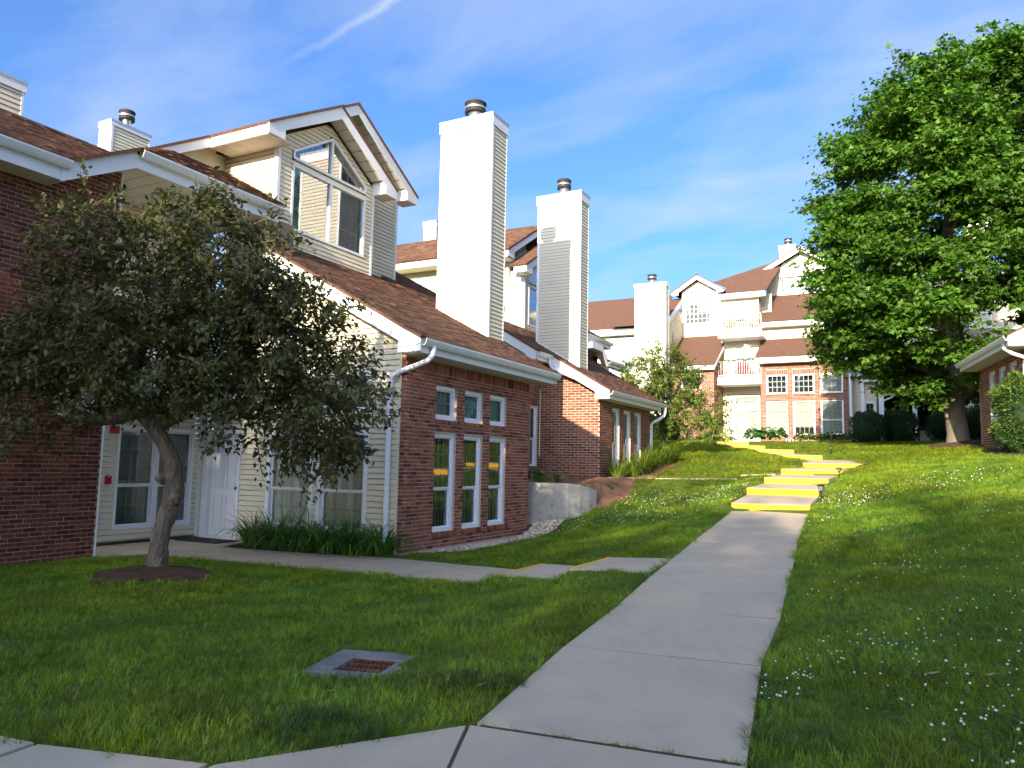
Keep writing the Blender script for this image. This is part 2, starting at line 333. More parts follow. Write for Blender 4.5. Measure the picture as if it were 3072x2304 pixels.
def bricks(pieces, par, fr, u0, u1, z0, z1, holes=(), L_=.2032, H_=.0677, m='brick_a', top=None, gap=.010, start=0):
    """running bond; holes (u0, u1, z0, z1); top(u): sloping head of the wall"""
    n = int((z1-z0)/H_+.3); key = brick_key(m, L_-gap, H_-gap)
    for i in range(n):
        z = z0+i*H_; zc = z+H_/2
        cuts = sorted((a, b) for a, b, c, e in holes if c < zc < e); free = []; x = u0
        for a, b in cuts:
            if a > x: free.append((x, min(a, u1)))
            x = max(x, b)
        if x < u1: free.append((x, u1))
        off = ((i+start) % 2)*L_/2
        for a, b in free:
            k = math.floor((a-u0-off)/L_)
            while True:
                s_, e_ = u0+off+k*L_, u0+off+(k+1)*L_; k += 1
                if s_ >= b-.02: break
                s2, e2 = max(s_, a), min(e_, b)
                if e2-s2 < .035: continue
                mid = (s2+e2)/2
                if top and zc+H_*.3 > top(mid): continue
                pieces.append((key, fmat(fr, mid, zc, random.gauss(0, .0018), (e2-s2-gap)/(L_-gap)), par))
def soldiers(pieces, par, fr, u0, u1, z0, z1, m, w=.0677, d=0, gap=.010):
    n = max(1, round((u1-u0)/w)); w = (u1-u0)/n; key = brick_key(m, w-gap, z1-z0-gap)
    for i in range(n): pieces.append((key, fmat(fr, u0+(i+.5)*w, (z0+z1)/2, d+random.gauss(0, .0015)), par))
def cells(fr, u0, u1, z0, z1, holes, d0, d1, mb=None):
    mb = mb or MB(); zs = sorted({z0, z1, *[min(max(h, z0), z1) for q in holes for h in q[2:4]]})
    for a, b in zip(zs, zs[1:]):
        if b-a < 1e-4: continue
        zc = (a+b)/2; x = u0
        for h in sorted(q for q in holes if q[2] < zc < q[3]):
            if h[0] > x: mb.box(fr, x, h[0], a, b, d0, d1)
            x = max(x, h[1])
        if x < u1: mb.box(fr, x, u1, a, b, d0, d1)
    return mb
def siding(par, fr, z0, z1, uL, uR, holes=(), ex=.1016, m='siding', zref=0., one=None):
    """lap boards, each its own object; uL/uR numbers or functions of z; holes: (u0, u1, z0, z1) or functions z -> (a, b) or None.
    one: a mesh builder that takes the boards when they are too far off to tell apart"""
    fl = uL if callable(uL) else (lambda z: uL); frr = uR if callable(uR) else (lambda z: uR)
    k0 = math.floor((z0-zref)/ex)
    for k in range(k0, int((z1-zref)/ex)+1):
        za, zb = max(zref+k*ex, z0), min(zref+(k+1)*ex, z1)
        if zb-za < .015: continue
        zc = (za+zb)/2; cut = []
        for h in holes:
            if callable(h):
                q = h(zc)
                if q: qa, qb = h(za) or q, h(zb) or q; cut.append((qa[0], qa[1], qb[0], qb[1]))
            elif h[2] < zc < h[3]: cut.append((h[0], h[1], h[0], h[1]))
        x0, x1 = fl(za), fl(zb); segs = []
        for a0, a1, b0, b1 in sorted(cut):
            segs.append((x0, a0, x1, b0)); x0, x1 = a1, b1
        segs.append((x0, frr(za), x1, frr(zb)))
        for a0, a1, b0, b1 in segs:
            if a1-a0 < .02 or (a1-a0)+(b1-b0) < .05: continue
            b1 = max(b1, b0+.001)
            mb = one or MB(); j = random.gauss(0, .0008)
            zt_ = zb-.011; mb.add([fr.pt(a0, za, .016+j), fr.pt(a1, za, .016+j), fr.pt(b1, zt_, .004+j), fr.pt(b0, zt_, .004+j), fr.pt(a0, za+.004, -.008), fr.pt(a1, za+.004, -.008), fr.pt(b1, zt_, -.008), fr.pt(b0, zt_, -.008)], BOXF)
            if one is None: mb.done('siding_board', m, par)
# ------------------------------------------------------------------ roofs
def roof(par, name, E, U, V, poly, thick=.03, sh=None, ex=.14, tw=.31, m='shingle'):
    """poly [(u, v)] in the roof plane; sh: list that takes the shingles (None: shingle texture only)"""
    E, U, V = np.array(E, float), np.array(U, float), np.array(V, float); V /= np.linalg.norm(V); U /= np.linalg.norm(U); N = np.cross(U, V)
    n = len(poly); top = [E+U*a+V*b-N*.012 for a, b in poly]; bot = [p-N*thick for p in top]
    F = [tuple(range(n)), tuple(range(2*n-1, n-1, -1))]+[(i, n+i, n+(i+1) % n, (i+1) % n) for i in range(n)]
    o = mk(name, top+bot, F, m, par)
    if sh is not None:
        vmax = max(b for _, b in poly); L_ = ex*1.25
        key = templ(('shingle', m, round(ex, 3)), [(-.5, 0, .002), (.5, 0, .002), (.5, L_, .001), (-.5, L_, .001), (-.5, 0, .014), (.5, 0, .014), (.5, L_, .004), (-.5, L_, .004)], [(3, 2, 1, 0), (4, 5, 6, 7), (0, 1, 5, 4), (1, 2, 6, 5), (2, 3, 7, 6), (3, 0, 4, 7)], m)
        k = 0
        while k*ex < vmax-.03:
            v = k*ex; vc = v+ex*.5; xs = []
            for i in range(n):
                (a0, b0), (a1, b1) = poly[i], poly[(i+1) % n]
                if (b0-vc)*(b1-vc) < 0: xs.append(a0+(a1-a0)*(vc-b0)/(b1-b0))
            if len(xs) >= 2:
                x0, x1 = min(xs), max(xs); x = x0-random.uniform(0, tw)
                while x < x1:
                    w = tw*random.choice((.55, .8, 1, 1, 1.2)); a, b = max(x, x0), min(x+w, x1); x += w
                    if b-a < .03: continue
                    M = np.eye(4); lift = random.choice((0, 0, .004, .008)); M[:3, 0] = U*(b-a-.004); M[:3, 1] = V; M[:3, 2] = N*(1+lift*60); M[:3, 3] = E+U*(a+b)/2+V*(v-random.uniform(0, .006))-N*.010
                    sh.append((key, M, o))
            k += 1
    return o
GUT = [(0, 0), (.075, 0), (.10, .035), (.125, .10), (.125, .125), (.112, .125), (.112, .105), (.09, .045), (.07, .014), (.012, .014), (.012, .125), (0, .125)]
def gutter(par, fr, u0, u1, z, d): return MB().extr(fr, [(d+a, z+b) for a, b in GUT], u0, u1).done('gutter', 'gutter', par)
def downspout(par, pts, w=.055, name='downspout'): return MB().tube(pts, w, 8, ry=.75).done(name, 'trim', par)
# ------------------------------------------------------------------ windows
def bar(mb, fr, u0, u1, z0, z1, d0, d1): mb.box(fr, u0, u1, z0, z1, d0, d1)
def frame(fr, u0, u1, z0, z1, w, d0, d1, mb=None, sill=0):
    mb = mb or MB(); mb.box(fr, u0, u0+w, z0, z1, d0, d1); mb.box(fr, u1-w, u1, z0, z1, d0, d1)
    mb.box(fr, u0+w, u1-w, z1-w, z1, d0, d1-.001); mb.box(fr, u0+w, u1-w, z0, z0+w, d0, d1-.001)
    if sill: mb.box(fr, u0-.02, u1+.02, z0-.03, z0, d0, d1+.03)
    return mb
def blind_mesh(fr, u0, u1, z0, z1, d, kind):
    mb = MB()
    if kind == 'h':
        n = int((z1-z0)/.05)
        for i in range(n):
            z = z1-(i+.5)*(z1-z0)/n
            mb.add([fr.pt(u0, z-.024, d+.010), fr.pt(u1, z-.024, d+.010), fr.pt(u1, z+.022, d-.012), fr.pt(u0, z+.022, d-.012)], [(0, 1, 2, 3)])
    elif kind == 'v':
        n = int((u1-u0)/.085)
        for i in range(n):
            a = u0+i*(u1-u0)/n; b = a+(u1-u0)/n*1.05; j = random.uniform(-.006, .006)
            mb.add([fr.pt(a, z0, d+.014+j), fr.pt(b, z0, d-.014+j), fr.pt(b, z1, d-.014), fr.pt(a, z1, d+.014)], [(0, 1, 2, 3)])
    else:
        n = 26; q = [(u0+(u1-u0)*i/n, d+.018*math.sin(i*1.9)+random.uniform(-.004, .004)) for i in range(n+1)]
        mb.add([fr.pt(a, z0, b) for a, b in q]+[fr.pt(a, z1, b*.6+d*.4) for a, b in q], [(i, i+1, n+2+i, n+1+i) for i in range(n)])
    return mb
def window(par, fr, u0, u1, z0, z1, mid=None, cols=3, rows=(2,), blind=None, bm='blind_white', d=0, w=.055, proud=.02, niche=.22, gm='glass', sill=0, name='window', bz=None, muntin=.011, mun='trim'):
    """frame > sashes, muntins, panes, blind, dark room behind. mid: height of the meeting rail"""
    o = frame(fr, u0, u1, z0, z1, w, d-niche, d+proud, sill=sill).done(name, 'trim', par)
    a, b, c, e = u0+w, u1-w, z0+w, z1-w
    mb = MB(); mb.add([fr.pt(p, q, d-niche+.004) for p, q in [(a, c), (b, c), (b, e), (a, e)]], [(0, 1, 2, 3)]); mb.done('room_shade', 'interior_shade', o)  # dark sheet close behind the glass stands in for the room's shade
    lights = [(c, e, rows[0], d-.035)] if mid is None else [(mid, e, rows[0], d-.03), (c, mid, rows[-1], d-.06)]
    for za, zb, nr, dd in lights:
        s = .03
        frame(fr, a+.001, b-.001, za+.001, zb-.001, s, dd-.03, dd, None).done('sash', 'trim', o)
        ga, gb, gc, ge = a+s, b-s, za+s, zb-s
        mm = MB()
        for i in range(1, cols): x = ga+(gb-ga)*i/cols; mm.box(fr, x-muntin, x+muntin, gc, ge, dd-.024, dd-.012)
        for i in range(1, nr): z = gc+(ge-gc)*i/nr; mm.box(fr, ga, gb, z-muntin, z+muntin, dd-.0245, dd-.0125)
        if mm.V: mm.done('muntin_grid', mun, o)
        MB().add([fr.pt(p, q, dd-.010) for p, q in [(ga, gc), (gb, gc), (gb, ge), (ga, ge)]], [(0, 1, 2, 3)]).done('pane', gm, o)
    if blind:
        zb0 = c if bz is None else bz
        blind_mesh(fr, a+.01, b-.01, zb0, e, d-.13, blind).done('blind', bm, o)
    return o
# ------------------------------------------------------------------ house parts shared by all the units
def rake(par, fr, tip, ztip, apex, zapex, d0, d1, w=.25, ret=.48, name='rake_board', drop=.24):
    """sloping white board from the eave tip up to the apex, with a boxed return at the eave"""
    s = 1 if apex > tip else -1; k = (zapex-ztip)/(apex-tip)
    low = lambda u_: ztip+k*(u_-tip)-w*math.sqrt(1+k*k)
    r0 = tip+s*ret
    pts = [(tip, ztip-drop), (r0, ztip-drop), (r0, max(low(r0), ztip-drop+.001)), (apex, low(apex)), (apex, zapex), (tip, ztip)] if ret else [(tip, low(tip)), (apex, low(apex)), (apex, zapex), (tip, ztip)]
    if s < 0: pts = pts[::-1]
    return MB().prism(fr, pts, d0, d1).done(name, 'trim', par)
def rake_soffit(par, fr, tip, ztip, apex, zapex, d0, d1, w=.25):
    k = (zapex-ztip)/(apex-tip); z = lambda u_, e: ztip+k*(u_-tip)-w*math.sqrt(1+k*k)+e
    pts = [(tip, z(tip, .03)), (apex, z(apex, .03)), (apex, z(apex, .05)), (tip, z(tip, .05))]
    o = MB().prism(fr, pts if apex > tip else pts[::-1], d0, d1).done('soffit', 'soffit', par)
    n = int(abs(apex-tip)*math.sqrt(1+k*k)/.3); mb = MB()
    for i in range(1, n):
        c = tip+(apex-tip)*i/n; q = [(c-.004, z(c, .024)), (c+.004, z(c, .024)), (c+.004, z(c, .032)), (c-.004, z(c, .032))]
        mb.prism(fr, q, d0+.01, d1-.01)
    if mb.V: mb.done('soffit_groove', 'dark_metal', o)
    return o
def gable_window(par, fr, u0, u1, z0, z1, ua, zs, za, d=0, cols=3, niche=.25, blinds=True, bm='blind_white', gm='glass_sky', zg=.11, arch_only=False):
    """pair of tall lights below, two slanted lights meeting at the apex above"""
    w = .06; um = ua; mb = MB()
    mb.box(fr, u0, u0+w, z0, z1, d-niche, d+.025); mb.box(fr, u1-w, u1, z0, z1, d-niche, d+.025); mb.box(fr, u0+w, u1-w, z0, z0+w, d-niche, d+.024); mb.box(fr, u0+w, u1-w, z1-w, z1, d-niche, d+.024); mb.box(fr, um-w/2, um+w/2, z0+w, z1-w, d-.08, d+.023)
    zb = z1+zg
    for s, ue in ((1, u0), (-1, u1)):
        k = (za-zs)/(ua-ue); g = w*1.15
        P = [(ue, zb), (um, zb), (um, za), (ue, zs)]
        mb.prism(fr, [(ue, zb), (um, zb), (um, zb+w), (ue, zb+w)] if s > 0 else [(um, zb), (ue, zb), (ue, zb+w), (um, zb+w)], d-niche, d+.0245)
        mb.prism(fr, [(ue, zs-g), (um, za-g), (um, za), (ue, zs)] if s > 0 else [(um, za-g), (ue, zs-g), (ue, zs), (um, za)], d-niche, d+.026)
        e = ue+s*w
        mb.prism(fr, [(ue, zb), (e, zb), (e, zs+k*(e-ue)), (ue, zs)] if s > 0 else [(e, zb), (ue, zb), (ue, zs), (e, zs+k*(e-ue))], d-niche, d+.022)
    mb.box(fr, um-w*.6, um+w*.6, zb+.01, za-w, d-.08, d+.021)
    o = mb.done('gable_window', 'trim', par)
    MB().add([fr.pt(p, q, d-niche+.01) for p, q in [(u0, z0), (u1, z0), (u1, zs), (ua, za), (u0, zs)]], [(0, 1, 2, 3, 4)]).done('room_shade', 'interior_shade', o)  # flat dark sheet painted in place of an unlit room
    gl = d-.03
    for a, b in ((u0+w, um-w/2), (um+w/2, u1-w)):
        MB().add([fr.pt(p, q, gl) for p, q in [(a, z0+w), (b, z0+w), (b, z1-w), (a, z1-w)]], [(0, 1, 2, 3)]).done('pane', gm, o)
        mm = MB(); c2 = cols
        for i in range(1, c2): x = a+(b-a)*i/c2; mm.box(fr, x-.008, x+.008, z0+w, z1-w, gl-.02, gl-.008)
        for i in range(1, 3): z = z0+w+(z1-z0-2*w)*i/3; mm.box(fr, a, b, z-.008, z+.008, gl-.0205, gl-.0085)
        mm.done('muntin_grid', 'trim', o)
        if blinds: blind_mesh(fr, a, b, z0+w, z1-w, d-.12, 'h').done('blind', bm, o)
    for s, ue in ((1, u0), (-1, u1)):
        k = (za-zs)/(ua-ue); a, b = ue+s*w, um-s*w*.6; top = lambda x: zs+k*(x-ue)-w*1.1
        P = [(a, zb+w), (b, zb+w), (b, top(b)), (a, top(a))]
        MB().add([fr.pt(p, q, gl) for p, q in (P if s > 0 else [P[1], P[0], P[3], P[2]])], [(0, 1, 2, 3)]).done('pane', gm, o)
        mm = MB()
        for i in range(1, 4): x = a+(b-a)*i/4; mm.box(fr, x-.008, x+.008, zb+w, max(top(x), zb+w+.01), gl-.02, gl-.008)
        for i in range(1, 3):
            z = zb+w+(top(b)-zb-w)*i/3; xs = min(max(ue+(z+w*1.1-zs)/k, min(a, b)), max(a, b)) if z > top(a) else a
            mm.box(fr, min(xs, b), max(xs, b), z-.008, z+.008, gl-.0205, gl-.0085)
        mm.done('muntin_grid', 'trim', o)
    return o
def chimney(par, x0, x1, y0, y1, ztop, zr, flue=True, one=False, cap=.31, pipe=.13, capr=.27):
    """boxed siding chimney; zr(x): roof height at x"""
    o = MB().wbox(x0+.02, x1-.02, y0+.02, y1-.02, min(zr(x0), zr(x1))-.6, ztop-.05).done('chimney', 'lap_shade', par)
    fa, fb = Fr((0, y0, 0), 0), Fr((x1, 0, 0), 90); t = .075; mass = MB() if one else None
    sl = (zr(x0)-zr(x1))/(x1-x0); zb = zr(x1)
    uL = (lambda z: max(x0+t, x1-(z-zb)/sl)) if sl > 1e-6 else x0+t
    siding(o, fa, zb+.01, ztop-cap, uL, x1-t, one=mass); siding(o, fb, zb+.01, ztop-cap, y0+t, y1-t*.5, one=mass)
    if one: mass.done('siding_boards', 'siding', o, kind='stuff')
    for fr, a, b, zz in ((fa, x0, x0+t, zr(x0)), (fa, x1-t, x1, zb), (fb, y0, y0+t, zb), (fb, y1-t*.5, y1, zb)):
        MB().box(fr, a, b, zz, ztop-cap, -.02, .018).done('corner_trim', 'trim', o)
    MB().prism(fa, [(x0+t, zr(x0+t)-.02), (x1-t, zr(x1-t)-.02), (x1-t, zr(x1-t)+.05), (x0+t, zr(x0+t)+.05)], -.01, .02).done('flashing', 'trim', o)
    g = .035; MB().wbox(x0-g, x1+g, y0-g, y1+g, ztop-cap, ztop-.06).done('cap_band', 'trim', o)
    MB().wbox(x0-g-.012, x1+g+.012, y0-g-.012, y1+g+.012, ztop-.06, ztop).done('cap_flashing', 'metal', o)
    if flue:
        c = ((x0+x1)/2+.02, (y0+y1)/2, ztop)
        MB().lathe(c, [(pipe*.98, -.05), (pipe, .0), (pipe, .24), (pipe*1.07, .245), (pipe*1.07, .28), (pipe, .285), (pipe*.8, .38)]).done('flue_pipe', 'metal', o, True)
        MB().lathe(c, [(pipe, .27), (capr, .26), (capr*1.01, .29)]).done('rain_cap_tray', 'dark_metal', o, True)
        MB().lathe(c, [(capr*.96, .29), (capr*.96, .52)]).done('rain_cap_mesh', 'mesh_metal', o, True)
        MB().lathe(c, [(capr*1.02, .36), (capr*1.03, .40)]).done('rain_cap_band', 'metal', o, True)
        MB().lathe(c, [(capr*1.03, .50), (capr*1.04, .53), (capr*.9, .56), (0.001, .60)]).done('rain_cap_lid', 'dark_metal', o, True)
    return o
def six_panel_door(par, fr, u0, u1, z0, z1, d):
    o = MB().box(fr, u0, u1, z0, z1, d-.05, d).done('door', 'door_white', par); W = u1-u0; H = z1-z0
    for r0, r1 in ((.05, .40), (.47, .80), (.835, .945)):
        for a, b in ((.12, .45), (.55, .88)):
            x0, x1, y0, y1 = u0+W*a, u0+W*b, z0+H*r0, z0+H*r1; mb = frame(fr, x0, x1, y0, y1, .022, d-.01, d+.014); mb.prism(fr, [(x0+.035, y0+.035), (x1-.035, y0+.035), (x1-.035, y1-.035), (x0+.035, y1-.035)], d-.01, d+.011)
            mb.done('door_panel', 'door_white', o)
    MB().prism(fr, [(u0+W*.5+.045*math.cos(math.pi/3*i+math.pi/2), z0+H*.86-.04+.055*math.sin(math.pi/3*i+math.pi/2)) for i in range(6)], d, d+.02).done('knocker', 'black', o)
    MB().tube([fr.pt(u0+W*.93, z0+H*.47, d+q) for q in (0, .03, .035, .06)], [.03, .03, .02, .028], 10).done('knob', 'black', o)
    return o
def text_mesh(par, fr, u_, z_, d, size, s, m, name='lettering'):
    c = bpy.data.curves.new(name, 'FONT'); c.body = s; c.size = size; c.align_x = 'CENTER'; c.align_y = 'CENTER'; c.extrude = .001
    t = bpy.data.objects.new(name, c); COL.objects.link(t); bpy.context.view_layer.update()
    me = bpy.data.meshes.new_from_object(t.evaluated_get(bpy.context.evaluated_depsgraph_get())); COL.objects.unlink(t); bpy.data.objects.remove(t)
    me.name = name; me.materials.clear(); me.materials.append(MATS[m]); o = bpy.data.objects.new(name, me); w = fr.pt(u_, z_, d); link(o, par, w)
    o.rotation_euler = (math.pi/2, 0, fr.a); return o
def ribs(par, fr, u0, u1, z, d0, d1, step=.3):
    mb = MB(); n = int((u1-u0)/step)
    for i in range(1, n): mb.box(fr, u0+(u1-u0)*i/n-.004, u0+(u1-u0)*i/n+.004, z-.004, z+.004, d0+.01, d1-.01)
    if mb.V: mb.done('soffit_groove', 'dark_metal', par)
# ------------------------------------------------------------------ brick end wing at the left edge
def left_wing():
    T = thing('townhouse', 'townhouse wing with tall dark red brick wall behind the leaning tree', 'house', (-12.5, 6, 0), 'attached townhouses on the left')
    fr = Fr((-11.71, 0, 0), 90); br = []
    top = lambda u_: 5.8 if u_ < 6.75 else 5.8+(u_-6.75)*.53
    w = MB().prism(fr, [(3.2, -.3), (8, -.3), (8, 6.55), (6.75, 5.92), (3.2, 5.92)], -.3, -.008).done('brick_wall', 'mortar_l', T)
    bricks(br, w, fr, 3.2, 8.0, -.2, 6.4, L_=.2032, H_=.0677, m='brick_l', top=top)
    settle(br, 'brick', 'brickwork')
    MB().box(fr, 8.0, 8.03, 0, 6.38, -.3, .004).done('corner_trim', 'trim', T)
    MB().box(fr, 7.16, 7.78, 2.24, 2.62, 0, .05).done('white_panel', 'white_plate', T)
    # recessed entry wall beside the porch slab
    fr2 = Fr((-13.05, 0, 0), 90)
    w2 = MB().box(fr2, 7.6, 11.14, -.2, 6.4, -.5, -.26).done('entry_wall', 'lap_shade', T)
    holes = [(9.22, 10.92, .29, 2.18), (9.22, 10.92, 2.5, 3.35)]
    siding(w2, fr2, .08, 6.36, 7.7, 11.06, holes)
    MB().box(fr2, 11.06, 11.135, .05, 2.9, -.02, .03).done('corner_trim', 'trim', w2)
    for a, b in ((9.22, 10.075), (10.065, 10.92)):
        window(T, fr2, a, b, .29, 2.18, 1.09, 3, (3, 2), 'h', 'blind_grey', gm='glass', mun='muntin')
        window(T, fr2, a, b, 2.5, 3.35, None, 3, (2,), 'h', 'blind_green')
    # fire alarm horn and pull station
    o = MB().box(fr2, 8.96, 9.2, 2.0, 2.2, .012, .03).done('alarm_plate', 'white_plate', T)
    MB().box(fr2, 9.03, 9.19, 2.04, 2.18, .03, .09).done('alarm_horn', 'red', o)
    o = MB().box(fr2, 8.95, 9.15, 1.08, 1.31, .012, .03).done('alarm_plate', 'white_plate', T)
    h = MB().prism(fr2, [(9.0, 1.12), (9.11, 1.12), (9.11, 1.27), (9.055, 1.285), (9.0, 1.27)], .03, .075).done('pull_station', 'red', o)
    text_mesh(o, fr2, 9.055, 1.252, .0765, .035, 'FIRE', 'white_plate')
    for z in (1.19, 1.215): MB().box(fr2, 9.02, 9.09, z, z+.008, .075, .082).done('pull_bar', 'black', o)
    # eaves: low gutter, rising rake, high gutter
    fe = Fr((-11.26, 0, 0), 90)
    MB().box(fe, 3, 6.78, 5.74, 5.97, -.02, 0).done('fascia', 'trim', T)
    MB().box(fe, 3, 6.78, 5.74, 5.755, -.45, -.02).done('soffit', 'soffit', T); gutter(T, fe, 3, 6.82, 5.925, .002)
    MB().prism(fe, [(6.72, 5.72), (7.93, 6.36), (7.93, 6.67), (6.72, 6.03)], -.021, .012).done('rake_board', 'trim', T)
    MB().prism(fe, [(6.72, 5.735), (7.93, 6.375), (7.93, 6.39), (6.72, 5.75)], -.45, -.021).done('soffit', 'soffit', T)
    MB().box(fe, 7.93, 11.14, 6.37, 6.6, -.02, .003).done('fascia', 'trim', T)
    s = MB().box(fe, 7.93, 11.14, 6.37, 6.385, -1.85, -.02).done('soffit', 'soffit', T); ribs(s, fe, 7.93, 11.14, 6.372, -1.8, -.03)
    gutter(T, fe, 7.98, 11.2, 6.545, .005)
    MB().lathe((-12.2, 8.35, 6.29), [(.02, .08), (.07, .07), (.08, .02), (.06, 0), (.001, 0)]).done('soffit_lamp', 'dark_metal', T, True)
    # second floor balcony inside the recess
    MB().wbox(-13.0, -11.9, 8.03, 11.1, 2.78, 2.95).done('balcony_floor', 'trim', T)
    MB().wbox(-11.95, -11.9, 8.03, 11.1, 3.85, 3.93).done('balcony_rail', 'trim', T)
    for i in range(24):
        y = 8.1+i*.13; MB().wbox(-11.94, -11.915, y, y+.025, 2.95, 3.85).done('baluster', 'trim', T)
    # roofs
    sh = []
    roof(T, 'lower_roof', (-11.16, 3, 6.06), (0, 1, 0), (-1, 0, .54), [(0, 0), (3.78, 0), (7.0, 3.58), (0, 3.58)], sh=sh)
    roof(T, 'cross_roof', (-16, 6.76, 6.075), (1, 0, 0), (0, 1, .53), [(4.83, 0), (4.83, 1.33), (1.4, 5.29), (1.4, 3.96)], sh=sh, thick=.04)
    roof(T, 'high_roof', (-11.14, 7.93, 6.69), (0, 1, 0), (-1, 0, .54), [(0, 0), (3.24, 0), (3.24, .9), (4.02, .9), (4.02, 3.6), (3.24, 3.6)], sh=sh)
    MB().wbox(-14.55, -14.4, 3, 9.25, 7.56, 7.76).done('white_band', 'trim', T)
    roof(T, 'upper_roof', (-14.42, 3, 7.78), (0, 1, 0), (-1, 0, .54), [(0, 0), (6.4, 0), (6.9, .55), (0, .55)], sh=sh)
    settle(sh, 'shingle', 'shingles')
    chimney(T, -15.7, -14.9, 6.6, 8.05, 8.72, lambda x: 7.6, flue=False, cap=.22)
    chimney(T, -21.55, -21.0, 13.9, 15.2, 11.67, lambda x: 10.2, cap=.18, pipe=.12, capr=.23)
left_wing()
# ------------------------------------------------------------------ nearest house
def house_a():
    T = thing('townhouse', 'nearest townhouse with six white windows in a sunless red brick front', 'house', (-9.5, 13.5, 0), 'attached townhouses on the left')
    fb, fg = Fr((-7.98, 0, 0), 90), Fr((0, 11.15, 0), 0); br = []
    us = [(12.12, 12.86), (13.17, 13.90), (14.21, 14.94)]
    holes = [(a, b, .335, 2.18) for a, b in us]+[(a, b, 2.44, 3.09) for a, b in us]
    H = .0677; z0 = .04
    sills = [(a-.03, b+.11, .235, .335) for a, b in us]+[(a-.02, b+.10, 2.355, 2.44) for a, b in us]
    w = cells(fb, 11.17, 16.07, -.1, 3.55, holes, -.12, -.008).done('brick_wall', 'mortar_a', T)
    bricks(br, w, fb, 11.15, 16.08, z0, z0+48*H, holes+sills, H_=H)
    soldiers(br, w, fb, 11.15, 16.08, z0+48*H, 3.5, 'brick_a')
    fret = Fr((0, 11.15, 0), 0)
    wr = MB().box(fret, -8.09, -7.985, -.1, 3.55, -.12, -.008).done('brick_return', 'mortar_a', T)
    bricks(br, wr, fret, -8.09, -7.985, z0, 3.5, H_=H, L_=.21)
    for a, b, c, e in sills: soldiers(br, w, fb, a, b, c, e, 'brick_a', .072, .03)
    settle(br, 'brick', 'brickwork')
    MB().box(fb, 11.1, 16.1, -.4, .035, -.3, -.012).done('foundation', 'concrete_old', T)
    for a, b in us:
        window(T, fb, a, b, .335, 2.18, 1.13, 3, (3, 2), 'v', 'blind_grey', d=-.05, proud=.0, w=.06, mun='muntin')
        window(T, fb, a, b, 2.44, 3.09, None, 3, (2,), 'h', 'blind_green', d=-.05, proud=.0, w=.07, mun='blind_green', gm='glass_clear')
    # siding gable wall with the door
    zr = lambda x: 3.79+(-8.17-x)*.552
    wl = MB().prism(fg, [(-13.05, -.2), (-8.05, -.2), (-8.05, 3.7), (-11.4, 5.55), (-11.7, 5.55), (-11.7, 2.8), (-13.05, 2.8)], -.3, -.26).done('gable_wall', 'lap_shade', T)
    gh = [(-12.97, -11.93, 0, 2.2), (-11.22, -10.04, .3, 2.19), (-9.94, -8.76, .3, 2.19), (-11.22, -10.04, 2.5, 3.26), (-9.94, -8.76, 2.5, 3.26)]
    siding(wl, fg, .06, 5.6, lambda z: -13.0 if z < 2.8 else -11.62, lambda z: -8.11 if z < 3.75 else -8.17-(z-3.79)/.552, gh)
    MB().box(fg, -8.125, -8.085, .03, 3.6, -.02, .02).done('corner_trim', 'siding', wl); MB().box(fg, -13.05, -12.99, .03, 2.8, -.02, .022).done('corner_trim', 'siding', wl)
    MB().box(fg, -11.70, -11.60, 2.8, 5.6, -.2, .022).done('corner_trim', 'trim', wl)
    MB().box(fg, -12.97, -8.1, -.2, .06, -.05, .004).done('foundation', 'concrete_old', wl)
    for a, b in ((-11.22, -10.04), (-9.94, -8.76)):
        window(T, fg, a, b, .3, 2.19, 1.07, 4, (3, 2), 'c', 'curtain', w=.09, mun='muntin', gm='glass_clear')
        window(T, fg, a, b, 2.5, 3.26, None, 4, (2,), 'h', 'blind_green', w=.08)
    mb = MB()
    for a, b, c, e in ((-12.97, -12.80, .03, 2.2), (-11.98, -11.93, .03, 2.2)): mb.box(fg, a, b, c, e, -.12, .035)
    mb.box(fg, -12.8, -11.98, 2.12, 2.2, -.12, .034); mb.box(fg, -12.8, -11.98, .02, .08, -.12, .03); mb.box(fg, -12.9, -12.86, .03, 2.16, .035, .045)
    mb.done('door_frame', 'trim', T)
    six_panel_door(T, fg, -12.795, -11.985, .085, 2.115, -.045)
    f2w = Fr((0, 11.6, 0), 0); w2 = MB().box(f2w, -13.2, -11.65, 2.7, 6.6, -.4, -.03).done('upper_wall', 'lap_shade', T); siding(w2, f2w, 2.8, 6.4, -13.05, -11.7)
    MB().wbox(-12.6, -12.22, 11.62, 15.3, 2.7, 6.3).done('upper_wall', 'siding', T)
    # low roof
    sh = []; E = (-7.46, 10.80, 3.79); V = (-1, 0, .54)
    ra = roof(T, 'low_roof', E, (0, 1, 0), V, [(0, 0), (5.72, 0), (5.72, 5.33), (1.15, 5.33), (0, 4.38)], sh=sh)
    roof(T, 'back_roof', (-10.9, 16.53, 5.66), (0, 1, 0), V, [(0, 0), (3.5, 0), (3.5, 5.2), (0, 5.2)], sh=sh)
    rake(T, fg, -7.5, 3.77, -11.32, 5.82, .27, .30); rake_soffit(T, fg, -8.0, 4.03, -11.32, 5.82, 0, .27)
    ff = Fr((0, 16.5, 0), 0); rake(T, ff, -7.5, 3.77, -12.1, 6.27, -.03, 0)
    fe = Fr((-7.53, 0, 0), 90)
    MB().box(fe, 10.88, 16.47, 3.52, 3.72, -.02, 0).done('fascia', 'trim', T); s = MB().box(fe, 10.88, 16.47, 3.515, 3.53, -.45, -.02).done('soffit', 'soffit', T)
    gutter(T, fe, 10.9, 16.6, 3.635, .004)
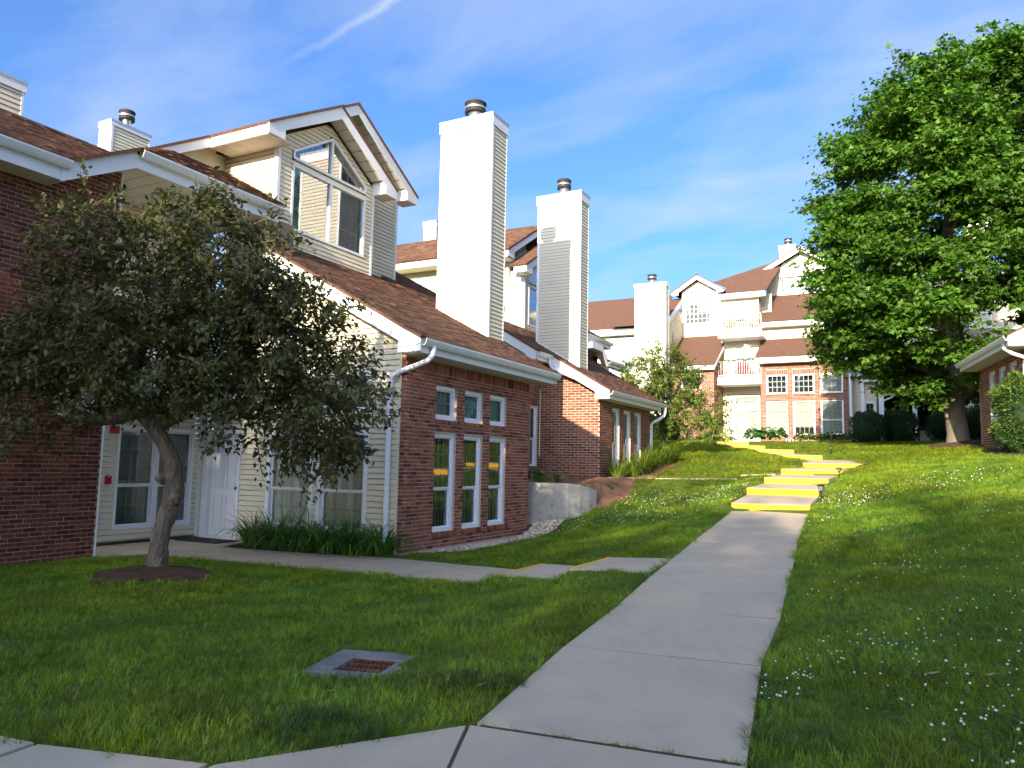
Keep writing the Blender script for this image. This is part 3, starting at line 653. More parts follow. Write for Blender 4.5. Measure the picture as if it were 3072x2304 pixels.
    downspout(T, [(-7.46, 11.22, 3.66), (-7.46, 11.18, 3.50), (-7.52, 11.12, 3.40), (-7.66, 11.08, 3.34), (-8.10, 11.05, 3.20), (-8.22, 11.05, 3.12), (-8.27, 11.06, 3.0), (-8.27, 11.07, .3), (-8.27, 11.0, .2)])
    # upper gable storey
    fu = Fr((-12.2, 0, 0), 90); UA = 13.55; zt = lambda u_: 9.63-.585*abs(u_-UA)
    win = (12.41, 15.0, 6.72, 8.25); ua, zs, za = 13.7, 8.56, 9.34
    def tri(z):
        if z < 8.36 or z > za: return None
        a = 12.38 if z < zs else 12.38+(z-zs)/(za-zs)*(ua-12.38); b = 14.99 if z < zs-.03 else 14.99-(z-zs)/(za-zs)*(14.99-ua)
        return (a, b) if b > a else None
    wu = MB().prism(fu, [(11.98, 6.0), (15.33, 6.0), (15.33, 8.6), (UA, 9.63), (11.98, 8.7)], -.5, -.3).done('gable_wall', 'lap_shade', T)
    siding(wu, fu, 6.30, 9.58, lambda z: 12.04 if z < 8.72 else UA-(9.63-z)/.585, lambda z: 15.26 if z < 8.6 else UA+(9.63-z)/.585, [win, tri])
    for a, b in ((11.95, 12.04), (15.26, 15.34)): MB().box(fu, a, b, 6.28, 8.66, -.02, .022).done('corner_trim', 'trim', wu)
    MB().box(fu, 12.04, 15.26, 6.24, 6.31, -.01, .03).done('flashing', 'trim', wu)
    gable_window(T, fu, 12.41, 15.0, 6.72, 8.25, ua, zs, za)
    fs = Fr((0, 11.96, 0), 0)
    ws = MB().prism(fs, [(-14.2, 8.2), (-12.2, 7.1), (-12.2, 8.7), (-14.2, 8.7)], -.4, -.03).done('side_wall', 'lap_shade', T)
    rl = lambda z: max(-14.15, -11.14-(z-6.72)/.54)
    siding(ws, fs, 7.22, 8.6, rl, -12.28); MB().box(fs, -12.285, -12.195, 7.1, 8.62, -.02, .02).done('corner_trim', 'trim', ws)
    fo = Fr((-12.8, 0, 0), 90)
    wo = MB().prism(fo, [(15.3, 6.2), (17.14, 6.2), (17.14, 9.2), (15.3, 10.2)], -.4, -.03).done('bay_wall', 'lap_shade', T)
    siding(wo, fo, 6.62, 10.2, 15.36, lambda z: 17.08 if z < 9.1 else 14.85+(10.43-z)/.585)
    MB().box(fo, 17.07, 17.16, 6.6, 9.1, -.02, .022).done('corner_trim', 'trim', wo)
    MB().wbox(-12.8, -12.2, 15.3, 15.34, 6.3, 8.7).done('bay_return', 'siding', wo)
    # eaves and rakes
    fr4 = Fr((-11.8, 0, 0), 90)
    rake(T, fr4, 11.28, 8.69, UA, 9.97, -.03, 0); rake(T, fr4, 15.78, 8.67, UA, 9.97, -.031, -.001)
    rake_soffit(T, fr4, 11.9, 9.04, UA, 9.97, -.4, -.03); rake_soffit(T, fr4, 15.2, 9.02, UA, 9.97, -.4, -.03)
    MB().box(fr4, 15.29, 15.78, 8.43, 8.45, -.42, -.03).done('soffit', 'soffit', T); MB().box(fr4, 15.285, 15.305, 8.43, 8.90, -.42, -.02).done('return_cheek', 'trim', T)
    fr5 = Fr((-12.4, 0, 0), 90)
    rake(T, fr5, 17.55, 9.16, 14.85, 10.76, -.03, 0); rake(T, fr5, 13.4, 9.9, 14.85, 10.76, -.03, 0, ret=0)
    rake_soffit(T, fr5, 17.0, 9.5, 14.85, 10.76, -.4, -.03); MB().box(fr5, 17.06, 17.55, 8.92, 8.94, -.5, -.03).done('soffit', 'soffit', T); MB().box(fr5, 17.055, 17.075, 8.92, 9.38, -.5, -.02).done('return_cheek', 'trim', T)
    fe2 = Fr((0, 11.3, 0), 0)
    MB().box(fe2, -13.58, -11.83, 8.44, 8.68, -.02, .0).done('fascia', 'trim', T)
    s = MB().box(fe2, -13.58, -11.83, 8.43, 8.445, -.68, -.02).done('soffit', 'soffit', T); ribs(s, fe2, -13.58, -11.83, 8.434, -.66, -.03)
    fl = Fr((-13.58, 0, 0), 90)
    MB().prism(fl, [(9.6, 7.48), (11.3, 8.44), (11.3, 8.70), (9.6, 7.74)], -.03, 0).done('rake_board', 'trim', T)
    wx = MB().prism(fl, [(9.8, 7.2), (12, 7.2), (12, 8.5), (11.3, 8.44), (9.8, 7.6)], -.5, -.25).done('bay_wall', 'siding', T)
    k = .585
    roof(T, 'gable_roof', (-15.3, 11.25, 8.71), (1, 0, 0), (0, 1, k), [(0, -2.0), (1.74, -2.0), (1.74, 0), (3.52, 0), (3.52, 2.68), (2.92, 2.68), (2.92, 4.17), (0, 4.17)], thick=.06)
    roof(T, 'gable_roof', (-11.78, 15.83, 8.68), (-1, 0, 0), (0, -1, k), [(0, 0), (1.2, 0), (1.2, 2.64), (0, 2.64)], thick=.06)
    roof(T, 'gable_roof', (-12.37, 17.6, 9.17), (-1, 0, 0), (0, -1, k), [(0, 0), (7.5, 0), (7.5, 3.19), (0, 3.19)], thick=.06)
    ch = chimney(T, -10.6, -9.1, 15.98, 16.76, 10.35, lambda x: 3.79+.54*(-7.46-x), pipe=.175, capr=.275)
    fc = Fr((0, 15.98, 0), 0); v = frame(fc, -9.58, -9.42, 6.04, 6.2, .02, .01, .04).done('wall_vent', 'white_plate', ch)
    settle(sh, 'shingle', 'shingles')
house_a()
# ------------------------------------------------------------------ second house along the front
def house_b():
    T = thing('townhouse', 'second townhouse, half sunlit brown brick with pale mortar and tall chimney', 'house', (-9.5, 23.5, 1), 'attached townhouses on the left')
    br = []; H, LB = .0762, .254; fg, ff = Fr((0, 21.2, 0), 0), Fr((-8.22, 0, 0), 90)
    top = lambda x: 3.82+(-8.3-x)*.585
    w = MB().prism(fg, [(-10.15, .3), (-8.23, .3), (-8.23, 3.75), (-10.15, 4.85)], -.2, -.008).done('brick_wall', 'mortar_b', T)
    bricks(br, w, fg, -10.15, -8.22, .9, 5, L_=LB, H_=H, m='brick_b', top=top)
    us = [(22.28, 22.92), (23.34, 23.98), (24.40, 25.04)]; holes = [(a, b, 1.6, 3.39) for a, b in us]
    w2 = cells(ff, 21.21, 26.06, .3, 3.6, holes, -.2, -.008).done('brick_wall', 'mortar_b', T)
    bricks(br, w2, ff, 21.21, 26.06, .9, 3.6, holes, L_=LB, H_=H, m='brick_b', start=1)
    for a, b in us: window(T, ff, a, b, 1.6, 3.39, 2.32, 2, (3, 2), 'v', 'curtain', d=-.05, proud=0, gm='glass')
    # entry recess between the two houses
    fx, fy = Fr((-10.17, 0, 0), 90), Fr((0, 20.3, 0), 0)
    w3 = cells(fx, 20.3, 21.2, .3, 4.7, [(20.5, 21.05, 1.56, 3.4)], -.2, -.008).done('brick_wall', 'mortar_b', T)
    bricks(br, w3, fx, 20.3, 21.19, .9, 4.6, [(20.5, 21.05, 1.56, 3.6)], L_=LB, H_=H, m='brick_b'); soldiers(br, w3, fx, 20.5, 21.05, 3.4, 3.6, 'brick_b', .0762)
    window(T, fx, 20.5, 21.05, 1.56, 3.4, 2.4, 2, (3, 2), None, d=-.05, proud=0)
    w4 = MB().prism(fy, [(-13, .3), (-10.19, .3), (-10.19, 4.9), (-13, 6.5)], -.3, -.03).done('entry_wall', 'lap_shade', T)
    siding(w4, fy, 3.0, 6.5, -12.9, lambda z: -10.2 if z < 4.85 else -10.2-(z-4.85)/.585)
    settle(br, 'brick', 'brickwork')
    # roof, eaves
    sh = []; k = .585
    rr = roof(T, 'low_roof', (-7.74, 20.85, 3.83), (0, 1, 0), (-1, 0, k), [(0, 0), (5.65, 0), (5.65, 5.2), (-.88, 5.2), (-.88, 2.25), (0, 2.25)], sh=sh)
    rake(T, fg, -7.8, 3.81, -10.2, 5.22, .27, .30, w=.25, ret=.45); rake_soffit(T, fg, -8.25, 4.08, -10.2, 5.22, 0, .27)
    rake(T, fy, -9.7, 4.92, -12.4, 6.50, .27, .30, w=.25, ret=.4); rake_soffit(T, fy, -10.2, 5.2, -12.4, 6.50, 0, .27)
    fe = Fr((-7.83, 0, 0), 90)
    MB().box(fe, 20.9, 26.1, 3.57, 3.77, -.02, 0).done('fascia', 'trim', T); MB().box(fe, 20.9, 26.1, 3.565, 3.58, -.4, -.02).done('soffit', 'soffit', T); gutter(T, fe, 20.93, 26.5, 3.68, .004)
    MB().tube([(-7.76, 26.3, 3.7), (-7.76, 26.32, 3.55), (-7.8, 26.3, 3.42), (-7.92, 26.22, 3.3), (-8.1, 26.15, 3.2), (-8.2, 26.12, 3.1), (-8.2, 26.12, 2.0)], .055, 8).done('downspout', 'trim', T)
    fe2 = Fr((-9.72, 0, 0), 90); gutter(T, fe2, 19.98, 20.9, 4.78, .004); MB().box(fe2, 20, 20.9, 4.68, 4.88, -.02, 0).done('fascia', 'trim', T); MB().box(fe2, 20, 20.9, 4.675, 4.69, -.45, -.02).done('soffit', 'soffit', T)
    MB().tube([(-9.64, 20.75, 4.8), (-9.64, 20.75, 4.62), (-9.6, 20.8, 4.52), (-9.3, 20.84, 4.38), (-8.9, 20.86, 4.2)], .045, 8).done('downspout', 'trim', T)
    # upper storey
    fu, UA = Fr((-12.2, 0, 0), 90), 25.65
    wu = MB().prism(fu, [(24.0, 6), (27.3, 6), (27.3, 8.5), (UA, 9.55), (24.0, 8.5)], -.5, -.3).done('gable_wall', 'lap_shade', T)
    win = (24.33, 26.95, 6.6, 8.06)
    def tri(z):
        if z < 8.16 or z > 9.2: return None
        q = max(0, (z-8.5)/.7)*1.3; return (24.35+q, 26.95-q)
    siding(wu, fu, 6.22, 9.5, lambda z: 24.08 if z < 8.6 else UA-(9.55-z)/.585, lambda z: 27.2 if z < 8.6 else UA+(9.55-z)/.585, [win, tri])
    MB().box(fu, 23.99, 24.08, 6.2, 8.55, -.6, .022).done('corner_trim', 'trim', wu)
    gable_window(T, fu, 24.33, 26.95, 6.6, 8.06, 25.65, 8.48, 9.2)
    fo = Fr((-12.75, 0, 0), 90)
    wo = MB().prism(fo, [(23.8, 6.2), (25.2, 6.2), (25.2, 9.9), (23.8, 9.1)], -.4, -.03).done('bay_wall', 'lap_shade', T)
    siding(wo, fo, 6.4, 9.8, lambda z: 23.86 if z < 8.9 else 23.86+(z-8.9)/.585, 25.2)
    MB().box(fo, 23.78, 23.86, 6.4, 8.9, -.02, .022).done('corner_trim', 'trim', wo)
    fs = Fr((0, 23.78, 0), 0)
    ws = MB().prism(fs, [(-19, 6), (-12.75, 6), (-12.75, 9.1), (-19, 9.1)], -.4, -.03).done('side_wall', 'lap_shade', T); siding(ws, fs, 6.3, 8.85, -18.9, -12.84)
    MB().box(fs, -12.84, -12.74, 6.3, 8.86, -.02, .02).done('corner_trim', 'trim', ws)
    fr4, fr5 = Fr((-11.8, 0, 0), 90), Fr((-12.4, 0, 0), 90)
    rake(T, fr4, 23.35, 8.55, UA, 9.88, -.03, 0); rake(T, fr4, 27.9, 8.55, UA, 9.88, -.03, -.001); rake_soffit(T, fr4, 24, 8.93, UA, 9.88, -.4, -.03); MB().box(fr4, 23.37, 24.0, 8.31, 8.33, -.42, -.03).done('soffit', 'soffit', T)
    MB().wbox(-12.3, -11.83, 23.35, 23.37, 8.31, 8.55).done('return_cheek', 'trim', T)
    rake(T, fr5, 23.1, 9.11, 26.0, 10.81, -.03, 0); rake_soffit(T, fr5, 23.8, 9.52, 26.0, 10.81, -.4, -.03)
    fe3 = Fr((0, 23.1, 0), 0); MB().box(fe3, -20, -12.43, 8.84, 9.10, -.02, 0).done('fascia', 'trim', T); s = MB().box(fe3, -20, -12.43, 8.83, 8.845, -.68, -.02).done('soffit', 'soffit', T)
    roof(T, 'gable_roof', (-20, 23.05, 9.12), (1, 0, 0), (0, 1, k), [(0, 0), (7.63, 0), (7.63, 3.42), (0, 3.42)], thick=.06, sh=sh)
    roof(T, 'gable_roof', (-12.5, 23.3, 8.57), (1, 0, 0), (0, 1, k), [(0, 0), (.72, 0), (.72, 2.7), (0, 2.7)], thick=.06, sh=sh)
    roof(T, 'gable_roof', (-11.78, 28.0, 8.55), (-1, 0, 0), (0, -1, k), [(0, 0), (1, 0), (1, 2.7), (0, 2.7)], thick=.06)
    roof(T, 'gable_roof', (-12.38, 29.0, 9.08), (-1, 0, 0), (0, -1, k), [(0, 0), (7.6, 0), (7.6, 3.42), (0, 3.42)], thick=.06)
    chimney(T, -10.58, -9.1, 21.7, 22.36, 10.24, lambda x: 3.83+.585*(-7.74-x), pipe=.145, capr=.225)
    chimney(T, -18.6, -18.0, 26.9, 28.0, 12.0, lambda x: 9.9, flue=False, cap=.25, one=True)
    settle(sh, 'shingle', 'shingles')
house_b()
# ------------------------------------------------------------------ third unit, glimpsed behind the second
def house_c():
    T = thing('townhouse', 'low brick unit glimpsed behind the small tree at the second house roof', 'house', (-14.5, 31, 2), 'attached townhouses on the left')
    fx = Fr((-12.55, 0, 0), 90); fy = Fr((0, 27.4, 0), 0); br = []
    w = MB().wbox(-19, -12.57, 27.4, 32.1, 1.5, 7.0).done('brick_wall', 'mortar_b', T); bricks(br, w, fx, 28.5, 32.1, 4.0, 7.0, L_=.254, H_=.0762, m='brick_b'); settle(br, 'brick', 'brickwork', 120)
    MB().wbox(-12.6, -12.2, 27.4, 32.8, 6.9, 6.92).done('soffit', 'soffit', T); fe = Fr((-12.2, 0, 0), 90)
    MB().box(fe, 27.4, 32.8, 6.91, 7.15, -.02, 0).done('fascia', 'trim', T); gutter(T, fe, 27.4, 32.85, 7.06, .003)
    roof(T, 'low_roof', (-12.1, 27.4, 7.2), (0, 1, 0), (-1, 0, .58), [(0, 0), (5.4, 0), (5.4, 5), (0, 5)])
    fe2 = Fr((-11.9, 0, 0), 90)
    MB().prism(fe2, [(31.0, 6.55), (31.75, 6.0), (31.75, 6.25), (31.0, 6.8)], -.3, 0).done('rake_board', 'trim', T)
    MB().box(fe2, 29.8, 31.0, 6.55, 6.8, -.3, 0).done('fascia', 'trim', T); MB().box(fe2, 31.75, 33.8, 6.02, 6.22, -.3, 0).done('fascia', 'trim', T); gutter(T, fe2, 31.75, 33.85, 6.14, .003)
    roof(T, 'porch_roof', (-11.8, 31.5, 6.28), (0, 1, 0), (-1, 0, .3), [(0, 0), (2.4, 0), (2.4, 1.5), (0, 1.5)])
    fn = Fr((-12.7, 0, 0), 90); MB().wbox(-18, -12.72, 32.1, 34, 1.5, 6.3).done('side_wall', 'siding', T)
house_c()
# ------------------------------------------------------------------ three-storey building across the top of the lawn
def far_building():
    T = thing('apartment_building', 'sunlit three-storey building of brick and cream siding at the top of the lawn', 'building', (-7, 46, 3))
    br = []; H, LB = .0762, .254; K = .578
    def sid(par, fr, z0, z1, a, b, holes=()):
        mb = MB(); siding(None, fr, z0, z1, a, b, holes, one=mb); mb.done('siding_boards', 'siding', par, kind='stuff')
    def plain(name, fr, a, b, z0, z1, d0=-.6, d1=-.42, m='lap_shade'): return MB().box(fr, a, b, z0, z1, d0, d1).done(name, m, T)
    # right-hand brick bay
    f1 = Fr((0, 43.8, 0), 0); us = [(-7.2, -6.11), (-5.82, -4.73), (-4.43, -3.32)]
    holes = [(a, b, 3.5, 5.37) for a, b in us]+[(a, b, 5.73, 6.79) for a, b in us]
    w = cells(f1, -7.5, -3.05, 2.5, 7.5, holes, -.25, -.008).done('brick_wall', 'mortar_b', T)
    bricks(br, w, f1, -7.5, -3.05, 2.67, 7.42, holes+[(a, b, 6.79, 7.06) for a, b in us]+[(a, b, 5.64, 5.73) for a, b in us], L_=LB, H_=H, m='brick_b')
    for a, b in us: soldiers(br, w, f1, a, b, 6.79, 7.06, 'brick_b', .09); soldiers(br, w, f1, a, b, 5.64, 5.73, 'brick_b', .09, .02)
    for i, (a, b) in enumerate(us):
        window(T, f1, a, b, 5.73, 6.79, None, 4, (3,), 'c' if i == 2 else None, 'curtain', d=-.04, proud=0, w=.045, muntin=.016, niche=.4, gm='glass_sky')
        window(T, f1, a, b, 3.5, 5.37, 4.29, 4, (2, 2), 'h', 'blind_white', d=-.04, proud=0, w=.05, bz=(3.95 if i == 1 else None), muntin=.012, niche=.4, gm='glass')
    MB().wbox(-7.48, -3.07, 44.3, 46, 2.5, 7.4).done('bay_core', 'siding', T)
    # left-hand brick block
    f2, f2s = Fr((0, 43.0, 0), 0), Fr((-9.88, 0, 0), 90)
    h2 = [(-11.73, -10.62, 6.0, 6.97)]
    w = cells(f2, -14.2, -9.89, 2.4, 7.15, h2, -.25, -.008).done('brick_wall', 'mortar_b', T); bricks(br, w, f2, -13.6, -9.88, 2.9, 7.1, h2+[(-11.73, -10.62, 5.9, 6.0)], L_=LB, H_=H, m='brick_b'); soldiers(br, w, f2, -11.73, -10.62, 5.9, 6.0, 'brick_b', .09, .02)
    w = MB().prism(f2s, [(43.01, 2.4), (45.6, 2.4), (45.6, 9.0), (43.01, 7.3)], -.25, -.008).done('brick_wall', 'mortar_b', T); bricks(br, w, f2s, 43.01, 45.4, 2.9, 9.0, L_=LB, H_=H, m='brick_b', top=lambda u_: 7.3+(u_-43)*K, start=1)
    window(T, f2, -11.73, -10.62, 6.0, 6.97, None, 4, (2,), None, d=-.04, proud=0, w=.045, muntin=.016, niche=.4)
    settle(br, 'brick', 'brickwork')
    roof(T, 'bay_roof', (-7.72, 43.25, 7.68), (1, 0, 0), (0, 1, K), [(0, 0), (4.97, 0), (4.97, 2.85), (0, 2.85)], m='roof_far')
    f1e = Fr((0, 43.32, 0), 0); MB().box(f1e, -7.7, -2.78, 7.40, 7.62, -.03, 0).done('fascia', 'trim', T); MB().box(f1e, -7.7, -2.78, 7.39, 7.405, -.5, -.03).done('soffit', 'soffit', T); gutter(T, f1e, -7.7, -2.74, 7.55, .002)
    downspout(T, [(-2.92, 43.24, 7.6), (-2.92, 43.5, 7.3), (-2.95, 43.72, 7.1), (-2.95, 43.72, 3.2)], .07)
    roof(T, 'block_roof', (-14.2, 42.55, 7.36), (1, 0, 0), (0, 1, K), [(0, 0), (4.45, 0), (4.45, 4.7), (0, 4.7)], m='roof_far')
    f2e = Fr((0, 42.62, 0), 0); MB().box(f2e, -14.2, -9.78, 7.08, 7.32, -.03, 0).done('fascia', 'trim', T); MB().box(f2e, -14.2, -9.78, 7.07, 7.085, -.4, -.03).done('soffit', 'soffit', T)
    fr_ = Fr((-9.74, 0, 0), 90); MB().prism(fr_, [(42.6, 7.12), (46.5, 9.38), (46.5, 9.6), (42.6, 7.34)], -.03, .0).done('rake_board', 'trim', T)
    # balcony recess
    f3 = Fr((0, 45.3, 0), 0); d1 = (-9.3, -7.85, 3.15, 5.05); d2 = (-9.2, -7.85, 6.75, 8.55); d3 = (-9.05, -7.85, 9.45, 11.2)
    w = plain('balcony_wall', f3, -10, -7.8, 2.5, 11.7); sid(w, f3, 3, 11.65, -9.95, -7.8, [d1, d2, d3, (-9.3, -7.85, 5.2, 5.85)])
    window(T, f3, -9.3, -7.85, 3.15, 5.05, None, 2, (1,), 'h', 'blind_white', w=.1, niche=.35, name='patio_door', muntin=.05); window(T, f3, -9.3, -7.85, 5.2, 5.85, None, 6, (2,), 'c', 'curtain', w=.1, niche=.35)
    window(T, f3, -9.2, -7.85, 6.75, 8.55, None, 2, (1,), 'h', 'blind_white', w=.09, niche=.35, name='patio_door', muntin=.04); window(T, f3, -9.05, -7.85, 9.45, 11.2, None, 2, (1,), 'v', 'blind_white', w=.09, niche=.35, name='patio_door', muntin=.05)
    for nm, z0, z1, y, zr in (('balcony', 6.32, 6.75, 43.75, 7.66), ('balcony', 9.02, 9.4, 43.95, 10.35)):
        o = MB().wbox(-9.85, -7.45, y, 45.28, z0, z1).done(nm, 'trim', T)
        mb = MB().wbox(-9.82, -7.47, y+.03, y+.07, zr-.04, zr); mb.done('balcony_rail', 'trim', o); MB().wbox(-9.82, -7.47, y+.03, y+.07, z1+.08, z1+.11).done('balcony_rail', 'trim', o)
        for i in range(19):
            x = -9.8+i*.129; MB().wbox(x, x+.011, y+.04, y+.051, z1, zr-.04).done('baluster', 'metal', o)
    # gabled bay over the left block
    f4 = Fr((0, 46.5, 0), 0); UA = -11.62
    w = MB().prism(f4, [(-12.65, 8.5), (-10.2, 8.5), (-10.2, 12.3), (UA, 13.2), (-12.65, 12.4)], -.4, -.05).done('gable_wall', 'lap_shade', T)
    win = (-12.38, -10.86, 10.45, 12.3)
    hw = lambda z: None if z < 10.45 or z > 12.75 else ((-12.38, -10.86) if z < 12.27 else (-12.38+(z-12.27)/.45*.76, -10.86-(z-12.27)/.45*.76))
    sid(w, f4, 9.2, 13.1, lambda z: -12.6 if z < 12.45 else UA-(13.15-z)/.62, lambda z: -10.25 if z < 12.45 else UA+(13.15-z)/.62, [hw])
    mb = MB(); P = [(-12.4, 10.43), (-10.84, 10.43), (-10.84, 12.28), (UA, 12.75), (-12.4, 12.28)]
    for (a, b), (c, e) in zip(P, P[1:]+P[:1]):
        t = np.array([c-a, e-b]); t /= np.linalg.norm(t); n = np.array([-t[1], t[0]])*.06
        mb.prism(f4, [(a, b), (c, e), (c+n[0], e+n[1]), (a+n[0], b+n[1])], -.2, .03)
    for i in range(1, 6): x = -12.4+1.56*i/6; mb.box(f4, x-.014, x+.014, 10.45, 12.28+(.47-abs(x-UA)/.78*.47), -.02, .0)
    for i in range(1, 7): z = 10.43+i*.31; mb.box(f4, -12.38, -10.86, z-.014, z+.014, -.021, -.001)
    o = mb.done('gable_window', 'trim', T); MB().add([f4.pt(a, b, -.03) for a, b in P], [(0, 1, 2, 3, 4)]).done('pane', 'glass_clear', o); MB().add([f4.pt(a, b, -.045) for a, b in P], [(0, 1, 2, 3, 4)]).done('blind', 'blind_dark', o)
    f4r = Fr((0, 46.1, 0), 0); rake(T, f4r, -13.15, 12.45, UA, 13.45, -.03, 0, w=.28, ret=.4); rake(T, f4r, -10.0, 12.45, UA, 13.45, -.031, -.001, w=.28, ret=.4)
    roof(T, 'gable_roof', (-13.2, 52, 12.45), (0, -1, 0), (1, 0, .63), [(0, 0), (5.95, 0), (5.95, 1.9), (0, 1.9)], m='roof_far', thick=.05); roof(T, 'gable_roof', (-9.95, 46.05, 12.42), (0, 1, 0), (-1, 0, .63), [(0, 0), (5.95, 0), (5.95, 1.98), (0, 1.98)], m='roof_far', thick=.05)
    MB().wbox(-12.6, -10.25, 46.6, 51, 9, 12.4).done('gable_core', 'siding', T)
    gutter(T, Fr((-10.0, 0, 0), 90), 46.1, 47.5, 12.3, 0)
    # wall and roof above the right bay
    f5 = Fr((0, 45.7, 0), 0); w = plain('upper_wall', f5, -7.75, -1.4, 8.5, 10.3); sid(w, f5, 8.95, 10.2, -7.7, -1.45)
    roof(T, 'upper_roof', (-7.95, 45.15, 10.05), (1, 0, 0), (0, 1, K), [(0, 0), (4.7, 0), (4.7, 4.75), (0, 4.75)], m='roof_far')
    f5e = Fr((0, 45.22, 0), 0); MB().box(f5e, -7.93, -3.28, 9.74, 10.02, -.04, 0).done('fascia', 'trim', T); MB().box(f5e, -7.93, -3.28, 9.73, 9.745, -.5, -.04).done('soffit', 'soffit', T)
    # big gable
    f6 = Fr((0, 49.2, 0), 0); UG = -5.92
    w = MB().prism(f6, [(-8.05, 12), (-3.85, 12), (-3.85, 13.9), (UG, 15.0), (-8.05, 13.85)], -.5, -.3).done('gable_wall', 'lap_shade', T)
    sid(w, f6, 12.3, 14.95, lambda z: -8 if z < 13.8 else UG-(14.97-z)/.56, lambda z: -3.9 if z < 13.8 else UG+(14.97-z)/.56, [(-7.2, -4.65, 12.45, 13.5)])
    gable_window(T, f6, -7.2, -4.65, 12.35, 13.4, -5.92, 13.75, 14.45, bm='blind_white', gm='glass')
    f6r = Fr((0, 48.7, 0), 0); rake(T, f6r, -8.5, 13.85, UG, 15.28, -.03, 0, w=.3); rake(T, f6r, -3.35, 13.85, UG, 15.28, -.031, -.001, w=.3)
    roof(T, 'gable_roof', (-8.55, 56, 13.85), (0, -1, 0), (1, 0, .55), [(0, 0), (7.35, 0), (7.35, 3.0), (0, 3.0)], m='roof_far', thick=.05); roof(T, 'gable_roof', (-3.3, 48.65, 13.83), (0, 1, 0), (-1, 0, .55), [(0, 0), (7.35, 0), (7.35, 3.0), (0, 3.0)], m='roof_far', thick=.05)
    MB().wbox(-8.6, -8.02, 48.75, 49.3, 13.55, 13.57).done('soffit', 'soffit', T)
    roof(T, 'main_roof', (-11.4, 44.85, 11.78), (1, 0, 0), (0, 1, .58), [(1.85, 0), (4.05, 0), (4.3, 4.9), (4.5, 5.95), (3.8, 5.95), (.58, 2.66), (1.5, 1.45)], m='roof_far')
    fm = Fr((0, 44.92, 0), 0); MB().box(fm, -10.1, -7.37, 11.5, 11.74, -.03, 0).done('fascia', 'trim', T); MB().box(fm, -10.1, -7.37, 11.49, 11.505, -.4, -.03).done('soffit', 'soffit', T)
    gutter(T, Fr((0, 44.92, 0), 0), -10.1, -7.37, 11.64, .002)
    chimney(T, -7.5, -6.55, 51.3, 52.2, 16.1, lambda x: 14.5, one=True, pipe=.16, capr=.24)
    MB().wbox(-8.1, -7.3, 46.6, 46.8, 9, 11.95).done('recess_cheek', 'siding', T)
    # left part: chimney, roof, window wall
    chimney(T, -14.0, -12.2, 41.5, 42.15, 12.0, lambda x: 3.0, one=True, pipe=.16, capr=.26, cap=.2)
    f7 = Fr((-12.62, 0, 0), 90); w = MB().prism(f7, [(42.1, 6), (46.6, 6), (46.6, 11.4), (42.1, 9.6)], -.5, -.03).done('side_wall', 'lap_shade', T); sid(w, f7, 6.5, 11.2, lambda z: 42.15 if z < 9.7 else 42.15+(z-9.7)/.42, 46.5)
    MB().prism(f7, [(42.9, 9.72), (46.7, 11.9), (46.7, 12.15), (42.9, 9.97)], 0, .06).done('rake_board', 'trim', T)
    roof(T, 'side_roof', (-16, 42.9, 9.95), (1, 0, 0), (0, 1, K), [(0, 0), (3.4, 0), (3.4, 4.4), (0, 4.4)], m='roof_far', thick=.05)
    roof(T, 'left_roof', (-26, 43.4, 9.85), (1, 0, 0), (0, 1, K), [(0, 0), (12.3, 0), (12.3, 6.1), (0, 6.1)], m='roof_far')
    f8 = Fr((0, 43.9, 0), 0); f8e = Fr((0, 43.45, 0), 0); MB().box(f8e, -26, -14.05, 9.5, 9.8, -.03, 0).done('fascia', 'trim', T); gutter(T, f8e, -26, -13.95, 9.72, 0); MB().box(f8e, -26, -14.05, 9.49, 9.505, -.5, -.03).done('soffit', 'soffit', T)
    w = plain('left_wall', f8, -26, -12.6, 2, 9.6); sid(w, f8, 6, 9.5, -20, -13, [(-16.45, -14.65, 7.2, 9.4)])
    for a, b in ((-16.45, -15.55), (-15.55, -14.65)): window(T, f8, a, b, 7.2, 9.4, 8.62, 3, (2, 3), 'h', 'blind_white', w=.07, niche=.3)
    # right wing: stepped siding walls, porch with posts
    f9 = Fr((0, 44.6, 0), 0); w = plain('wing_wall', f9, -3.05, -1.55, 2.5, 6.9); sid(w, f9, 3, 6.6, -3.0, -1.6, [(-2.35, -1.85, 4.55, 5.25)])
    window(T, f9, -2.38, -1.82, 4.5, 5.28, None, 2, (2,), None, w=.08, niche=.3, gm='glass_sky')
    for x in (-2.42, -1.57): MB().wbox(x-.09, x+.09, 44.42, 44.55, 3, 6.6).done('corner_board', 'trim', T)
    f10 = Fr((0, 44.2, 0), 0)
    for x0, x1, z in ((-3.1, -2.2, 6.85), (-2.4, -1.2, 6.55)):
        roof(T, 'step_roof', (x0, 44.1, z), (1, 0, 0), (0, 1, K), [(0, 0), (x1-x0, 0), (x1-x0, 1.3), (0, 1.3)], m='roof_far', thick=.05); MB().box(f10, x0, x1, z-.25, z-.02, -.03, 0).done('fascia', 'trim', T); gutter(T, f10, x0, x1, z-.1, 0)
    roof(T, 'porch_roof', (-1.5, 44.2, 5.78), (1, 0, 0), (0, 1, .55), [(0, 0), (3.1, 0), (3.1, 2.0), (0, 2.0)], m='roof_far', thick=.05); MB().box(f10, -1.5, 1.6, 5.55, 5.76, -.03, .0).done('fascia', 'trim', T); gutter(T, f10, -1.5, 1.6, 5.66, 0)
    for x in (-1.52, .0, 1.55): MB().wbox(x-.1, x+.1, 44.25, 44.45, 3.0, 5.75).done('porch_post', 'trim', T)
